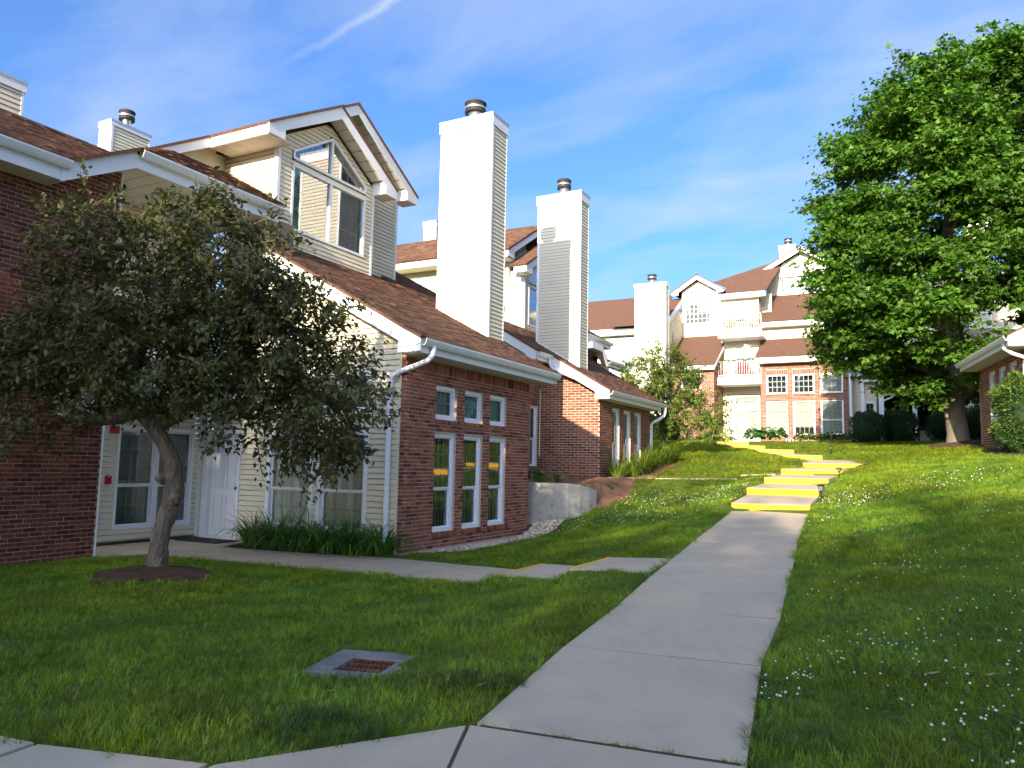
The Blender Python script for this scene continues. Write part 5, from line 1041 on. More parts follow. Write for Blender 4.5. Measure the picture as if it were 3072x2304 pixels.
# ------------------------------------------------------------------ retaining wall, drain, mats
def site_bits():
    # curved concrete wall
    line = [(-8.6, 16.58), (-8.0, 16.56), (-7.55, 16.60), (-7.28, 16.72), (-7.12, 16.95), (-7.03, 17.25), (-6.98, 17.6)]; tops = [1.20, 1.20, 1.20, 1.20, 1.17, 1.11, 1.03]; V = []; F = []
    for i, (x, y) in enumerate(line):
        a, b = np.array(line[max(i-1, 0)]), np.array(line[min(i+1, len(line)-1)]); t = (b-a)/np.linalg.norm(b-a); n = np.array([t[1], -t[0]])*.1
        V += [(x+n[0], y+n[1], 0), (x+n[0], y+n[1], tops[i]-.012), (x+n[0]*.85, y+n[1]*.85, tops[i]), (x-n[0]*.85, y-n[1]*.85, tops[i]), (x-n[0], y-n[1], tops[i]-.012), (x-n[0], y-n[1], 0)]
        if i:
            for k in range(5): F.append((6*(i-1)+k, 6*i+k, 6*i+k+1, 6*(i-1)+k+1))
    F += [(0, 1, 2, 3, 4, 5), tuple(6*(len(line)-1)+k for k in (5, 4, 3, 2, 1, 0))]
    tag(mk('retaining_wall', V, F, 'concrete_old'), 'curved grey concrete retaining wall at the back corner of the nearest house', 'wall')
    # storm drain
    P = np.array(DRAIN); zs = [gz(*p)+.012 for p in P]; T = thing('storm_drain', 'square concrete drain with rusty iron grate set in the lawn', 'drain', (*P.mean(0), float(np.mean(zs))))
    u_ = (P[1]-P[0]); v_ = (P[3]-P[0]); z = float(np.mean(zs)); at = lambda a, b: (*(P[0]+u_*a+v_*b), z)
    A, B = (.30, .86), (.16, .70)
    ring = [(0, 0, 1, B[0]), (0, B[1], 1, 1), (0, B[0], A[0], B[1]), (A[1], B[0], 1, B[1])]
    for a0, b0, a1, b1 in ring: slab(T, [at(a0, b0)[:2], at(a1, b0)[:2], at(a1, b1)[:2], at(a0, b1)[:2]], [z]*4, .15, 'concrete_dark', 'drain_apron', .0, .004)
    for i in range(10): a = A[0]+(A[1]-A[0])*(i+.5)/10; mk('grate_bar', [(*at(a-.012, B[0])[:2], z-.02), (*at(a+.012, B[0])[:2], z-.02), (*at(a+.012, B[1])[:2], z-.02), (*at(a-.012, B[1])[:2], z-.02), (*at(a-.012, B[0])[:2], z-.06), (*at(a+.012, B[0])[:2], z-.06), (*at(a+.012, B[1])[:2], z-.06), (*at(a-.012, B[1])[:2], z-.06)], [(0, 1, 2, 3), (0, 4, 5, 1), (1, 5, 6, 2), (2, 6, 7, 3), (3, 7, 4, 0)], 'rust', T)
    for b in (.17, .34, .52, .69): mk('grate_bar', [(*at(A[0], b-.016)[:2], z-.012), (*at(A[1], b-.016)[:2], z-.012), (*at(A[1], b+.016)[:2], z-.012), (*at(A[0], b+.016)[:2], z-.012), (*at(A[0], b-.016)[:2], z-.06), (*at(A[1], b-.016)[:2], z-.06), (*at(A[1], b+.016)[:2], z-.06), (*at(A[0], b+.016)[:2], z-.06)], [(0, 1, 2, 3), (0, 4, 5, 1), (1, 5, 6, 2), (2, 6, 7, 3), (3, 7, 4, 0)], 'rust', T)
    mk('drain_pit', [(*at(.28, .14)[:2], z-.09), (*at(.88, .14)[:2], z-.09), (*at(.88, .72)[:2], z-.09), (*at(.28, .72)[:2], z-.09)], [(0, 1, 2, 3)], 'black', T)
    tag(MB().wbox(-12.85, -11.75, 10.45, 11.02, .022, .04).done('doormat', 'mat_rubber'), 'black rubber mat in front of the white door', 'doormat')
    # pebbles along the brick
    mb = MB()
    poly = BEDS['pebble_strip']
    P = np.array(poly)
    for _ in range(2600):
        x, y = random.uniform(-7.98, -7.15), random.uniform(11.6, 16.6)
        if inside(np.array([x]), np.array([y]), poly)[0]: r_ = random.uniform(.018, .045); mb.ico((x, y, gz(x, y)+r_*.5), r_, .18, (1, random.uniform(.6, 1), random.uniform(.45, .8)))
    tag(mb.done('pebbles', 'pebble'), 'strip of pale pebbles along the foot of the brick front', 'pebbles', kind='stuff')
    # solar path lights
    for i, (x, y, h, lab) in enumerate([(-1.77, 17.2, .37, 'black path light beside the lowest yellow step'), (-1.70, 20.6, .29, 'black path light beside the third yellow step'), (-1.42, 26.3, .22, 'black path light beside the fifth yellow step'), (-2.95, 32.37, .3, 'path light on the lawn right of the upper steps, rightmost of three'), (-4.15, 34.0, .25, 'path light on the lawn right of the upper steps, middle of three'), (-5.72, 36.0, .22, 'path light on the lawn right of the upper steps, leftmost of three')]):
        z = gz(x, y); T = thing('path_light', lab, 'lamp', (x, y, z), 'path lights beside the steps'); c = (x, y, z)
        MB().lathe(c, [(.011, -.05), (.013, h*.55), (.02, h*.6), (.034, h*.66)], 10).done('stake', 'black', T, True)
        MB().lathe(c, [(.034, h*.66), (.045, h*.7), (.052, h*.93)], 12).done('lens', 'metal', T, True)
        for k in range(4): q = k*math.pi/2; MB().tube([(x+.046*math.cos(q), y+.046*math.sin(q), z+h*.68), (x+.056*math.cos(q), y+.056*math.sin(q), z+h*.94)], .004, 5).done('cage_bar', 'black', T)
        MB().lathe(c, [(.085, h*.92), (.088, h*.94), (.05, h*1.0), (.001, h*1.02)], 14).done('cap', 'black', T, True)
    x, y = -7.62, 16.85; z = gz(x, y); T = thing('path_light', 'small black square light box on the retaining wall bed', 'lamp', (x, y, z)); MB().wbox(x-.055, x+.055, y-.055, y+.055, z+.05, z+.19).done('lamp_box', 'black', T); MB().wbox(x-.065, x+.065, y-.065, y+.065, z+.19, z+.205).done('cap', 'black', T); MB().wbox(x-.01, x+.01, y-.01, y+.01, z-.05, z+.05).done('stake', 'black', T)
    # house number sign
    fr = Fr((0, 41.25, 0), 0); z = gz(-5.69, 41.25)-.02; T = thing('number_sign', 'small arched grey house number sign in front of the bed', 'sign', (-5.69, 41.25, z))
    arch = lambda s: [(-5.69-.17*s, z+.03), (-5.69+.17*s, z+.03), (-5.69+.17*s, z+.03+.13*s), (-5.69+.10*s, z+.04+.15*s)]+[(-5.69+.09*s*math.cos(a), z+.04+.15*s+.05*s*math.sin(a)) for a in np.arange(.3, 2.9, .45)]+[(-5.69-.10*s, z+.04+.15*s), (-5.69-.17*s, z+.03+.13*s)]
    MB().prism(fr, arch(1.08), -.03, 0).done('sign_rim', 'trim', T); MB().prism(fr, [(a, b+.012) for a, b in arch(.93)], 0, .006).done('sign_face', 'dark_metal', T); MB().box(fr, -5.76, -5.62, z+.07, z+.16, .006, .009).done('number_plate', 'trim', T); text_mesh(T, fr, -5.69, z+.115, .0105, .085, '170', 'dark_metal')
    # fallen leaves
    for i, (x, y, s) in enumerate([(-8.1, 6.55, .11), (-7.4, 5.9, .09), (.05, 5.55, .09), (.35, 5.5, .07), (-3.4, 4.05, .08), (-2.55, 4.5, .08)]):
        z = gz(x, y)+.05; o = mk('fallen_leaf', [(x-s*.5, y, z), (x, y-s*.3, z+.01), (x+s*.5, y, z+.025), (x, y+s*.3, z+.012)], [(0, 1, 3), (1, 2, 3)], 'leaf_dry')
        tag(o, ['dry brown leaf on the soil under the leaning tree', 'dry leaf on the grass just below the tree soil', 'pinkish dry leaf among the clover right of the path', 'greyish dry leaf next to the pinkish one', 'dry leaf on the grass below the drain', 'dry leaf at the grass edge near the sidewalk corner'][i], 'leaf')
site_bits()
# ------------------------------------------------------------------ foliage
LEAF = (np.array([(0, 0, 0), (-.27, .38, .05), (0, 1, -.10), (.27, .38, .05), (0, .42, -.01)]), np.array([(0, 4, 1), (4, 2, 1), (0, 3, 4), (4, 3, 2)]))
MAPLE = (np.array([(0, 0, 0), (-.30, .02, -.03), (-.55, .40, -.08), (-.24, .42, .02), (0, .95, -.08), (.24, .42, .02), (.55, .40, -.08), (.30, .02, -.03)]), np.array([(0, 3, 1), (1, 3, 2), (0, 5, 3), (3, 5, 4), (0, 7, 5), (7, 6, 5)]))
NEEDLE = (np.array([(-.13, 0, 0), (.13, 0, 0), (.10, .6, .03), (0, 1, 0), (-.10, .6, .03)]), np.array([(0, 1, 2), (0, 2, 4), (4, 2, 3)]))
def norm(a): return a/np.maximum(np.linalg.norm(a, axis=-1, keepdims=True), 1e-9)
def leaf_cloud(C, S, D, N, tmpl):
    """leaves at C, size S, pointing along D, facing N"""
    tv, tf = tmpl; D = norm(D); X = norm(np.cross(D, N)); Nn = np.cross(X, D)
    V = C[:, None]+S[:, None, None]*(tv[None, :, 0:1]*X[:, None]+tv[None, :, 1:2]*D[:, None]+tv[None, :, 2:3]*Nn[:, None])
    F = tf[None]+(np.arange(len(C))*len(tv))[:, None, None]
    return V.reshape(-1, 3), F.reshape(-1, 3)
def put(name, V, F, m, par=None, origin=None, kind=None, smooth=False):
    V = np.asarray(V); origin = V.mean(0) if origin is None else np.array(origin, float)
    o = bpy.data.objects.new(name, np_mesh(name, V-origin, F, m, smooth)); link(o, par, origin)
    if kind: o['kind'] = kind
    return o
def rnd(n, s=1.): return np.random.normal(0, s, (n, 3))
def in_blobs(n, blobs, shell=.35):
    w = np.array([b[3]**2 for b in blobs]); k = np.random.choice(len(blobs), n, p=w/w.sum()); B = np.array(blobs)[k]
    d = norm(rnd(n)); r_ = (shell+(1-shell)*np.random.rand(n))**.6
    sq = B[:, 4:7] if B.shape[1] > 4 else np.ones((n, 3))
    return B[:, :3]+d*(r_*B[:, 3])[:, None]*sq, d
def sprays(base, out, n_leaf, length, spread, size, droop, tmpl, flat=.5, up=.6):
    """a spray of leaves along a twig starting at each base point and running outwards"""
    n = len(base); T = np.repeat(np.arange(n), n_leaf); t = np.random.rand(len(T))
    dirs = norm(out+rnd(n, .35)*np.array([1, 1, .6])+np.array([0, 0, -droop]))
    L_ = length*np.random.uniform(.6, 1.3, n)
    C = base[T]+dirs[T]*(t*L_[T])[:, None]+rnd(len(T), spread)*np.array([1, 1, flat])
    D = dirs[T]*.5+rnd(len(T), .6)+np.array([0, 0, -droop*.8]); N = rnd(len(T), .45)+np.array([0, 0, up])+out[T]*.35
    S = size*np.random.uniform(.6, 1.25, len(T))
    return leaf_cloud(C, S, D, N, tmpl)+(dirs, L_)
def twigs(base, dirs, L_, r_=.006):
    mb = MB()
    for b, d, l in zip(base, dirs, L_): mb.tube([b-d*.15, b+d*l*.5, b+d*l], [r_*1.6, r_, r_*.4], 3, cap=False)
    return mb
def rough_trunk(path, rad, ring=.035, n=36):
    """bark plates: ridged, twisting relief on a tapered trunk"""
    P = np.array(path, float); s_ = np.r_[0, np.cumsum(np.linalg.norm(np.diff(P, axis=0), axis=1))]; t = np.arange(0, s_[-1], ring); C = np.stack([np.interp(t, s_, P[:, i]) for i in range(3)], 1)
    for _ in range(4): C[1:-1] = (C[:-2]+2*C[1:-1]+C[2:])/4
    R_ = np.interp(t, s_, rad); a = np.arange(n)*2*math.pi/n; mb = MB(); T_ = np.gradient(C, axis=0); T_ = norm(T_); A = norm(np.cross(T_, np.array([0, 1., 0]))); B_ = np.cross(T_, A)
    rel = np.zeros((len(t), n))
    for k in range(9):
        f1, f2, p1, p2 = random.randint(3, 11), random.uniform(3, 16), random.uniform(0, 6.28), random.uniform(0, 6.28); rel += np.abs(np.sin(a[None]*f1/2+t[:, None]*f2*.35+p1)*np.cos(t[:, None]*f2+p2+a[None]*random.randint(0, 2)))/9
    rel = (rel-rel.mean())*.38+np.random.normal(0, .022, rel.shape)
    V = C[:, None]+(A[:, None]*np.cos(a)[None, :, None]+B_[:, None]*np.sin(a)[None, :, None])*(R_[:, None]*(1+rel))[:, :, None]
    i = np.arange(len(t)*n).reshape(len(t), n); F = np.stack([i[:-1], np.roll(i, -1, 1)[:-1], np.roll(i, -1, 1)[1:], i[1:]], 2).reshape(-1, 4)
    mb.add(V.reshape(-1, 3), [tuple(int(q) for q in f_) for f_ in F]); return mb
def crab_tree():
    T = thing('crabapple_tree', 'crabapple tree with leaning crooked trunk and dusky olive leaves', 'tree', (-8.99, 7.04, .05))
    tr = [(-9.02, 7.05, -.1), (-8.99, 7.04, .08), (-8.95, 7.03, .35), (-8.91, 7.02, .63), (-8.80, 7.04, .95), (-8.73, 7.05, 1.2), (-8.74, 7.02, 1.42), (-8.76, 6.99, 1.62), (-8.84, 6.92, 1.82), (-8.94, 6.83, 2.02), (-9.10, 6.72, 2.24)]
    mb = rough_trunk(tr, [.20, .15, .122, .112, .115, .12, .112, .102, .1, .1, .1])
    mb.ico((-8.83, 6.94, 1.34), .10, .15); mb.ico((-8.66, 7.0, 1.08), .10, .15)
    br = [([(-9.10, 6.72, 2.24), (-9.37, 6.6, 2.13), (-9.67, 6.45, 2.09), (-9.93, 6.3, 2.17), (-10.12, 6.17, 2.45), (-10.3, 6.0, 2.8)], [.11, .085, .075, .07, .05, .02]), ([(-8.94, 6.84, 2.02), (-8.71, 6.94, 2.13), (-8.52, 7.03, 2.29), (-8.29, 7.12, 2.48), (-7.8, 7.4, 2.6), (-7.2, 7.6, 2.5)], [.09, .075, .065, .055, .04, .015]),
          ([(-9.1, 6.72, 2.24), (-9.14, 6.66, 2.5), (-9.16, 6.64, 2.8), (-8.97, 6.65, 3.4), (-8.6, 6.75, 4.2), (-8.4, 6.8, 4.9)], [.12, .105, .09, .07, .04, .012]), ([(-9.15, 6.65, 2.7), (-9.35, 6.6, 3.1), (-9.5, 6.4, 3.8), (-9.65, 6.2, 4.4)], [.07, .05, .035, .012]), ([(-9.05, 6.65, 3.1), (-8.6, 6.9, 3.4), (-8.0, 7.2, 3.6), (-7.3, 7.5, 3.5)], [.06, .05, .035, .012]), ([(-9.37, 6.6, 2.13), (-9.5, 6.75, 2.3), (-9.6, 6.9, 2.7)], [.05, .035, .012]), ([(-8.4, 7.1, 2.4), (-7.8, 7.6, 2.3), (-7.1, 7.9, 2.0)], [.045, .03, .01])]
    mb.done('trunk', 'bark', T, False)
    for p, q in br: MB().tube(p, q, 10, jit=.08).done('limb', 'bark', T, True)
    B = [(-9.07, 6.55, 3.86, 1.10), (-8.13, 7.01, 4.15, .95), (-9.38, 6.54, 2.75, 1.05), (-8.12, 7.17, 3.0, 1.25), (-7.24, 7.61, 3.05, .92), (-6.90, 7.86, 2.42, .74), (-10.2, 6.1, 2.5, .70), (-7.71, 7.47, 2.4, .80), (-8.33, 6.83, 4.72, .5), (-9.73, 6.13, 4.45, .55), (-6.98, 7.9, 1.86, .40), (-10.4, 5.96, 2.95, .55), (-8.8, 6.8, 3.2, 1.0), (-7.5, 7.5, 3.5, .7)]
    base, out = in_blobs(1080, B, .3)
    keep = ~((base[:, 2] < 2.3) & (base[:, 0] > -9.6) & (base[:, 0] < -7.75)); base, out = base[keep], out[keep]
    V, F, d, L_ = sprays(base, out*np.array([1, 1, .5]), 40, .42, .06, .092, .35, LEAF, 1, .8)
    put('crown', V, F, 'leaf_crab', T, kind='stuff')
    # upright shoots at the top
    tb = np.array([(-8.38, 6.82, 4.95), (-8.3, 6.85, 4.75), (-7.9, 7.05, 4.6), (-9.75, 6.1, 4.75), (-7.5, 7.3, 4.35), (-6.75, 7.9, 3.3)]); V, F, d2, L2 = sprays(tb, np.tile([(.1, 0, 1.)], (6, 1)), 46, .62, .035, .095, -.1, LEAF, 1, .5); put('shoots', V, F, 'leaf_crab', T, kind='stuff')
    twigs(base, d, L_, .005).done('twigs', 'bark', T, kind='stuff')
crab_tree()
def maple():
    x0, y0, zb = 1.33, 31.25, 2.55
    T = thing('maple_tree', 'tall dense green maple with thick pale trunk above the lawn', 'tree', (x0, y0, zb))
    MB().tube([(x0, y0, zb-.2), (x0, y0, zb+.05), (x0-.02, y0, zb+.5), (x0-.08, y0, zb+1.2), (x0-.16, y0, zb+2.0), (x0-.2, y0, zb+2.6), (x0-.1, y0, zb+5), (x0, y0, zb+8), (x0, y0, zb+11.5)], [.48, .40, .34, .325, .36, .38, .30, .2, .06], 20, jit=.03).done('trunk', 'bark_maple', T, True)
    mb = MB()
    for _ in range(14): mb.ico((x0-.34+random.uniform(-.1, .12), y0-.26+random.uniform(-.08, .04), zb+1.5+random.uniform(-.5, .45)), random.uniform(.05, .10), .25)
    mb.done('burl', 'bark_maple', T, kind='stuff')
    prof = [(4.3, 1.6), (5.0, 3.3), (6.0, 4.7), (7, 5.4), (8.5, 5.3), (10, 5.2), (12, 4.9), (14.2, 4.5), (15.6, 4.0), (16.6, 3.3), (17.3, 2.2)]
    pz, pr = [p[0] for p in prof], [p[1] for p in prof]; R = lambda z: np.interp(z, pz, pr)
    for k in range(16):
        a = k*2.4; z = 4.8+k*.62; L_ = R(z)*.8; d = np.array([math.cos(a), math.sin(a), 0]); p = np.array([x0-.1, y0, z-.6])
        MB().tube([p, p+d*L_*.35+np.array([0, 0, .5]), p+d*L_*.7+np.array([0, 0, .9]), p+d*L_+np.array([0, 0, 1.0])], [.13-.005*k, .09-.003*k, .05, .015], 8, jit=.06).done('limb', 'bark_maple', T, True)
    m = 250; cz = np.random.uniform(4.6, 16.6, m*4); cz = cz[np.random.rand(m*4) < (R(cz)/5.4)**1.3][:m]; m = len(cz); ca = np.arange(m)*2.39996+np.random.normal(0, .25, m); cr = (R(cz)-.75)*np.random.uniform(.45, 1.0, m)**.5*(1+.09*np.sin(ca*3+cz))
    K = np.stack([x0+cr*np.cos(ca), y0+cr*np.sin(ca), cz], 1); n = 3300; pick = np.random.randint(0, m, n); e = norm(rnd(n))*(np.random.rand(n)**.45)[:, None]*np.array([1.15, 1.15, .62])*np.random.uniform(.8, 1.2, (m, 1))[pick]
    base = K[pick]+e; a = np.arctan2(base[:, 1]-y0, base[:, 0]-x0); out = np.stack([np.cos(a), np.sin(a), np.full(n, .15)], 1)+e*.5
    V, F, d, L_ = sprays(base-out*.4, out, 50, .75, .20, .175, .22, MAPLE, .28, 1.2)
    put('crown', V, F, 'leaf_maple', T, kind='stuff')
    twigs(base[:500]-out[:500]*.4, d[:500], L_[:500], .012).done('twigs', 'bark_maple', T, kind='stuff')
maple()
def small_tree():
    x, y, z = -8.19, 27.47, 1.9
    T = thing('small_tree', 'small yellow-green tree in front of the far brick block', 'tree', (x, y, z))
    MB().tube([(x, y, z-.15), (x+.02, y, z+.5), (x+.0, y, z+1.15), (x-.03, y, z+1.5)], [.12, .10, .095, .10], 12, jit=.05).done('trunk', 'bark', T, True)
    mb = MB(); mb.ico((x+.05, y-.09, z+1.2), .07, .1); mb.done('pruning_scar', 'wood', T)
    for P in ([(x, y, z+1.4), (x+.5, y+.3, z+1.85), (x+1.1, y+.5, z+2.1), (x+1.7, y+.7, z+2.0)], [(x, y, z+1.4), (x-.35, y-.1, z+1.9), (x-.8, y-.4, z+2.6), (x-1.2, y-.7, z+2.9)], [(x, y, z+1.4), (x+.05, y-.1, z+2.3), (x+.1, y-.2, z+3.5)], [(x, y, z+1.5), (x+.5, y, z+2.4), (x+.8, y, z+3.0)]): MB().tube(P, [.07, .05, .035, .012], 8, jit=.06).done('limb', 'bark', T, True)
    B = [(-8.09, 27.08, 5.5, .6), (-8.71, 26.82, 4.95, .75), (-7.83, 27.34, 4.55, .95), (-9.03, 26.75, 4.2, .65), (-8.15, 27.27, 3.85, .95), (-7.27, 27.77, 3.5, .8), (-6.55, 28.12, 3.75, .62), (-7.45, 27.51, 4.75, .55), (-6.5, 28.25, 3.05, .45), (-9.55, 26.4, 4.6, .45), (-7.3, 27.6, 5.1, .35)]
    base, out = in_blobs(620, B, .35); V, F, d, L_ = sprays(base, out*np.array([1, 1, .6]), 30, .36, .06, .105, .1, LEAF, .8, .8)
    put('crown', V, F, 'leaf_small', T, kind='stuff'); twigs(base, d, L_, .005).done('twigs', 'bark', T, kind='stuff')
small_tree()
def shade_trees():
    """the row of street trees behind the viewer that keeps the foreground in shade"""
    B = [(0, 0, 7.4, 3.3), (1.8, .6, 6.6, 2.4), (-1.9, -.4, 6.8, 2.5), (.5, -1.5, 9.0, 2.4), (-.8, .9, 9.8, 2.2), (.3, .2, 11.2, 1.6), (2.2, -.6, 8.6, 1.9), (-2.3, .3, 8.7, 1.9), (0, 0, 5.0, 2.6)]
    base, out = in_blobs(520, B, .25); V, F, d, L_ = sprays(base, out, 22, .8, .24, .26, .2, MAPLE, .5, .6)
    me = np_mesh('crown', V, F, 'leaf_maple'); tm = MB().tube([(0, 0, -.3), (0, 0, .3), (.05, 0, 2), (0, 0, 4), (0, 0, 8)], [.5, .36, .3, .28, .08], 12, jit=.05); tk = raw_mesh('trunk', tm.V, tm.F, 'bark_maple', True)
    names = ['first', 'second', 'third', 'fourth', 'fifth', 'sixth', 'seventh', 'eighth']
    for i, (x, y, s, sz) in enumerate(SHADE):
        T = thing('street_tree', 'broad maple in the street row behind the viewer, %s from the left' % names[i], 'tree', (x, y, 0), 'street trees behind the viewer')
        for nm, m_ in (('crown', me), ('trunk', tk)):
            o = bpy.data.objects.new(nm, m_); link(o, T, (x, y, 0)); o.scale = (s, s, sz); o.rotation_euler = (0, 0, i*1.7)
            if nm == 'crown': o['kind'] = 'stuff'
SHADE = [(-17, -33, 1.55, 1.52), (-12.5, -37, 1.5, 1.58), (-8.5, -30.5, 1.5, 1.47), (-4.8, -36, 1.5, 1.56), (-1.5, -32, 1.45, 1.46), (4.6, -31, 1.45, 1.37), (11, -33, 1.5, 1.40), (18, -31, 1.55, 1.48)]
shade_trees()
def shrub(name, lab, cat, c, rad, n, size, m, tmpl, group=None, m2=None, core=.86, box=2.0, z0=None):
    """clipped shrub: dark core, many short leaves on a lumpy shell"""
    c = np.array(c, float); rad = np.array(rad, float); z0 = c[2]-rad[2] if z0 is None else z0
    T = thing(name, lab, cat, (c[0], c[1], z0), group)
    def shell(n):
        d = norm(rnd(n)); p = np.abs(d)**(2/box)*np.sign(d); p = p/np.maximum((np.abs(p)**box).sum(1, keepdims=True)**(1/box), 1e-6)
        l = 1+.05*np.sin(p[:, 0]*9+p[:, 2]*7)+.05*np.sin(p[:, 1]*11-p[:, 2]*5)+.03*np.sin(p[:, 0]*17+p[:, 1]*13); return p*l[:, None], d
    k = 18; u_, v_ = np.meshgrid(np.linspace(0, 2*math.pi, k, False), np.linspace(-1.5, 1.5, k)); d = np.stack([np.cos(u_)*np.cos(v_), np.sin(u_)*np.cos(v_), np.sin(v_)], 2).reshape(-1, 3); p = np.abs(d)**(2/box)*np.sign(d); p /= (np.abs(p)**box).sum(1, keepdims=True)**(1/box)
    i = np.arange(k*k).reshape(k, k); F = np.stack([i[:-1], np.roll(i, -1, 1)[:-1], np.roll(i, -1, 1)[1:], i[1:]], 2).reshape(-1, 4)
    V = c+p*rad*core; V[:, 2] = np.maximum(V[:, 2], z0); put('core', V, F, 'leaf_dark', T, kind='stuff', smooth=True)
    P, d = shell(n); C = c+P*rad*np.random.uniform(.9, 1.03, (n, 1)); ok = C[:, 2] > z0; C, d = C[ok], d[ok]; n = len(C)
    V, F = leaf_cloud(C, size*np.random.uniform(.6, 1.3, n), d+rnd(n, .55), norm(d+rnd(n, .8)), tmpl); put('foliage', V, F, m, T, kind='stuff')
    if m2:
        P, d = shell(n//3); C = c+P*rad*np.random.uniform(.98, 1.05, (len(P), 1)); ok = (C[:, 2] > z0+rad[2]*.5); C, d = C[ok], d[ok]; V, F = leaf_cloud(C, size*np.random.uniform(.7, 1.3, len(C)), d+rnd(len(C), .4)+np.array([0, 0, .1]), norm(d+rnd(len(C), .6)), tmpl); put('new_growth', V, F, m2, T, kind='stuff')
    return T
shrub('yew_shrub', 'clipped round yew nearest the far brick bay', 'shrub', (-1.98, 39.6, 3.62), (.78, .7, .78), 5200, .09, 'leaf_yew', NEEDLE, 'clipped yews by the porch', box=2.5)
shrub('yew_shrub', 'clipped round yew in front of the middle porch post', 'shrub', (-.62, 40.3, 3.70), (.74, .7, .80), 5200, .09, 'leaf_yew', NEEDLE, 'clipped yews by the porch', 'leaf_yew', box=2.6)
shrub('yew_shrub', 'shaded clipped yew left of the maple trunk', 'shrub', (1.12, 41.2, 3.78), (.62, .6, .74), 3600, .09, 'leaf_yew', NEEDLE, 'clipped yews by the porch', box=2.4)
shrub('yew_shrub', 'leafy shrub between the maple trunk and the right brick house', 'shrub', (2.35, 39.0, 3.6), (.75, .6, .85), 3200, .12, 'leaf_yew', LEAF, None)
shrub('yew_hedge', 'large bright clipped yew hedge against the right brick house', 'hedge', (2.78, 23.4, 3.1), (.95, 1.35, 1.0), 17000, .075, 'leaf_yew', NEEDLE, None, 'leaf_yew_new', box=3.2, z0=2.15)
shrub('shade_shrub', 'dark round shrub at the far brick block corner behind the small tree', 'shrub', (-12.2, 40.3, 3.55), (1.05, .8, .9), 3500, .11, 'leaf_yew', LEAF, None)
def evergreen():
    T = thing('evergreen_tree', 'dark evergreen tree behind the maple at the right edge', 'tree', (7.6, 37, 2.8)); MB().tube([(7.6, 37, 2.6), (7.6, 37, 8), (7.6, 37, 15)], [.3, .2, .03], 8).done('trunk', 'bark', T)
    z = np.random.uniform(4, 15, 900); r_ = np.interp(z, [4, 6, 15], [2.2, 2.6, .3])*np.sqrt(np.random.uniform(.1, 1, 900)); a = np.random.rand(900)*6.283; b = np.stack([7.6+r_*np.cos(a), 37+r_*np.sin(a), z], 1); out = np.stack([np.cos(a), np.sin(a), np.zeros(900)], 1)
    V, F, d, L_ = sprays(b, out, 24, .5, .1, .16, .3, NEEDLE, .5, .6); put('crown', V, F, 'leaf_dark', T, kind='stuff')
evergreen()
# ------------------------------------------------------------------ strap-leaved and broad-leaved plants
def blades(n, c, r0, length, width, lean, curve, seg=5):
    az = np.random.rand(n)*6.283; el = np.radians(np.clip(np.random.normal(lean, 9, n), 35, 89)); L_ = length*np.random.uniform(.65, 1.15, n); b = np.array(c)+np.stack([np.cos(az), np.sin(az), np.zeros(n)], 1)*(r0*np.sqrt(np.random.rand(n)))[:, None]
    side = np.stack([-np.sin(az), np.cos(az), np.zeros(n)], 1); pos = b.copy(); rows = []; cv = np.radians(curve)*np.random.uniform(.5, 1.4, n)
    for k in range(seg+1):
        w = width*(1-(k/seg)**2*.92)*(.7+.3*min(1, k)); rows += [pos-side*w/2, pos+side*w/2]; e = el-cv*k/seg*1.6
        pos = pos+np.stack([np.cos(az)*np.cos(e), np.sin(az)*np.cos(e), np.sin(e)], 1)*(L_/seg)[:, None]
    V = np.stack(rows, 1).reshape(-1, 3); q = np.array([(2*k, 2*k+1, 2*k+3, 2*k+2) for k in range(seg)]); F = (q[None]+(np.arange(n)*2*(seg+1))[:, None, None]).reshape(-1, 4)
    return V, F
def lily(c, lab, group, n=110, length=.85, width=.022, m='leaf_lily', r0=.16, lean=74, curve=62):
    z = gz(c[0], c[1]); T = thing('daylily', lab, 'plant', (c[0], c[1], z), group); V, F = blades(n, (c[0], c[1], z), r0, length, width, lean, curve); put('leaves', V, F, m, T, kind='stuff', smooth=True)
    return T
G1 = 'daylilies under the gable windows'
for i, (x, y) in enumerate([(-11.05, 10.72), (-10.62, 10.78), (-10.18, 10.72), (-9.75, 10.8), (-9.32, 10.78), (-8.9, 10.86), (-8.52, 10.88), (-8.22, 10.95)]):
    lily((x, y), ['daylily clump spilling over at the door end of the bed', 'daylily clump second from the door', 'daylily clump third from the door', 'daylily clump fourth from the door', 'daylily clump fourth from the downspout', 'daylily clump third from the downspout', 'daylily clump second from the downspout', 'dark daylily clump at the downspout'][i], G1, 130, .95, .029, curve=80)
G2 = 'daylilies at the second house'
for i, (x, y) in enumerate([(-7.75, 21.55), (-7.5, 22.2), (-7.45, 22.9), (-7.5, 23.6), (-7.45, 24.4), (-7.35, 25.1), (-7.3, 25.7)]):
    lily((x, y), ['bright daylily clump nearest the brick corner of the second house', 'bright daylily clump under the first tall window', 'bright daylily clump between the first two tall windows', 'bright daylily clump under the middle tall window', 'bright daylily clump with an orange flower under the third tall window', 'bright daylily clump past the third tall window', 'bright daylily clump at the far end of the second house'][i], G2, 130, .98, .026, 'leaf_lily_lit')
for x, y, lab in ((-8.05, 16.95, 'pale feathery grass tuft on the retaining wall bed, left of two'), (-7.72, 17.1, 'pale feathery grass tuft beside the black light box')): lily((x, y), lab, 'tufts on the wall bed', 120, .42, .010, 'leaf_lily_lit', .16, 62, 55)
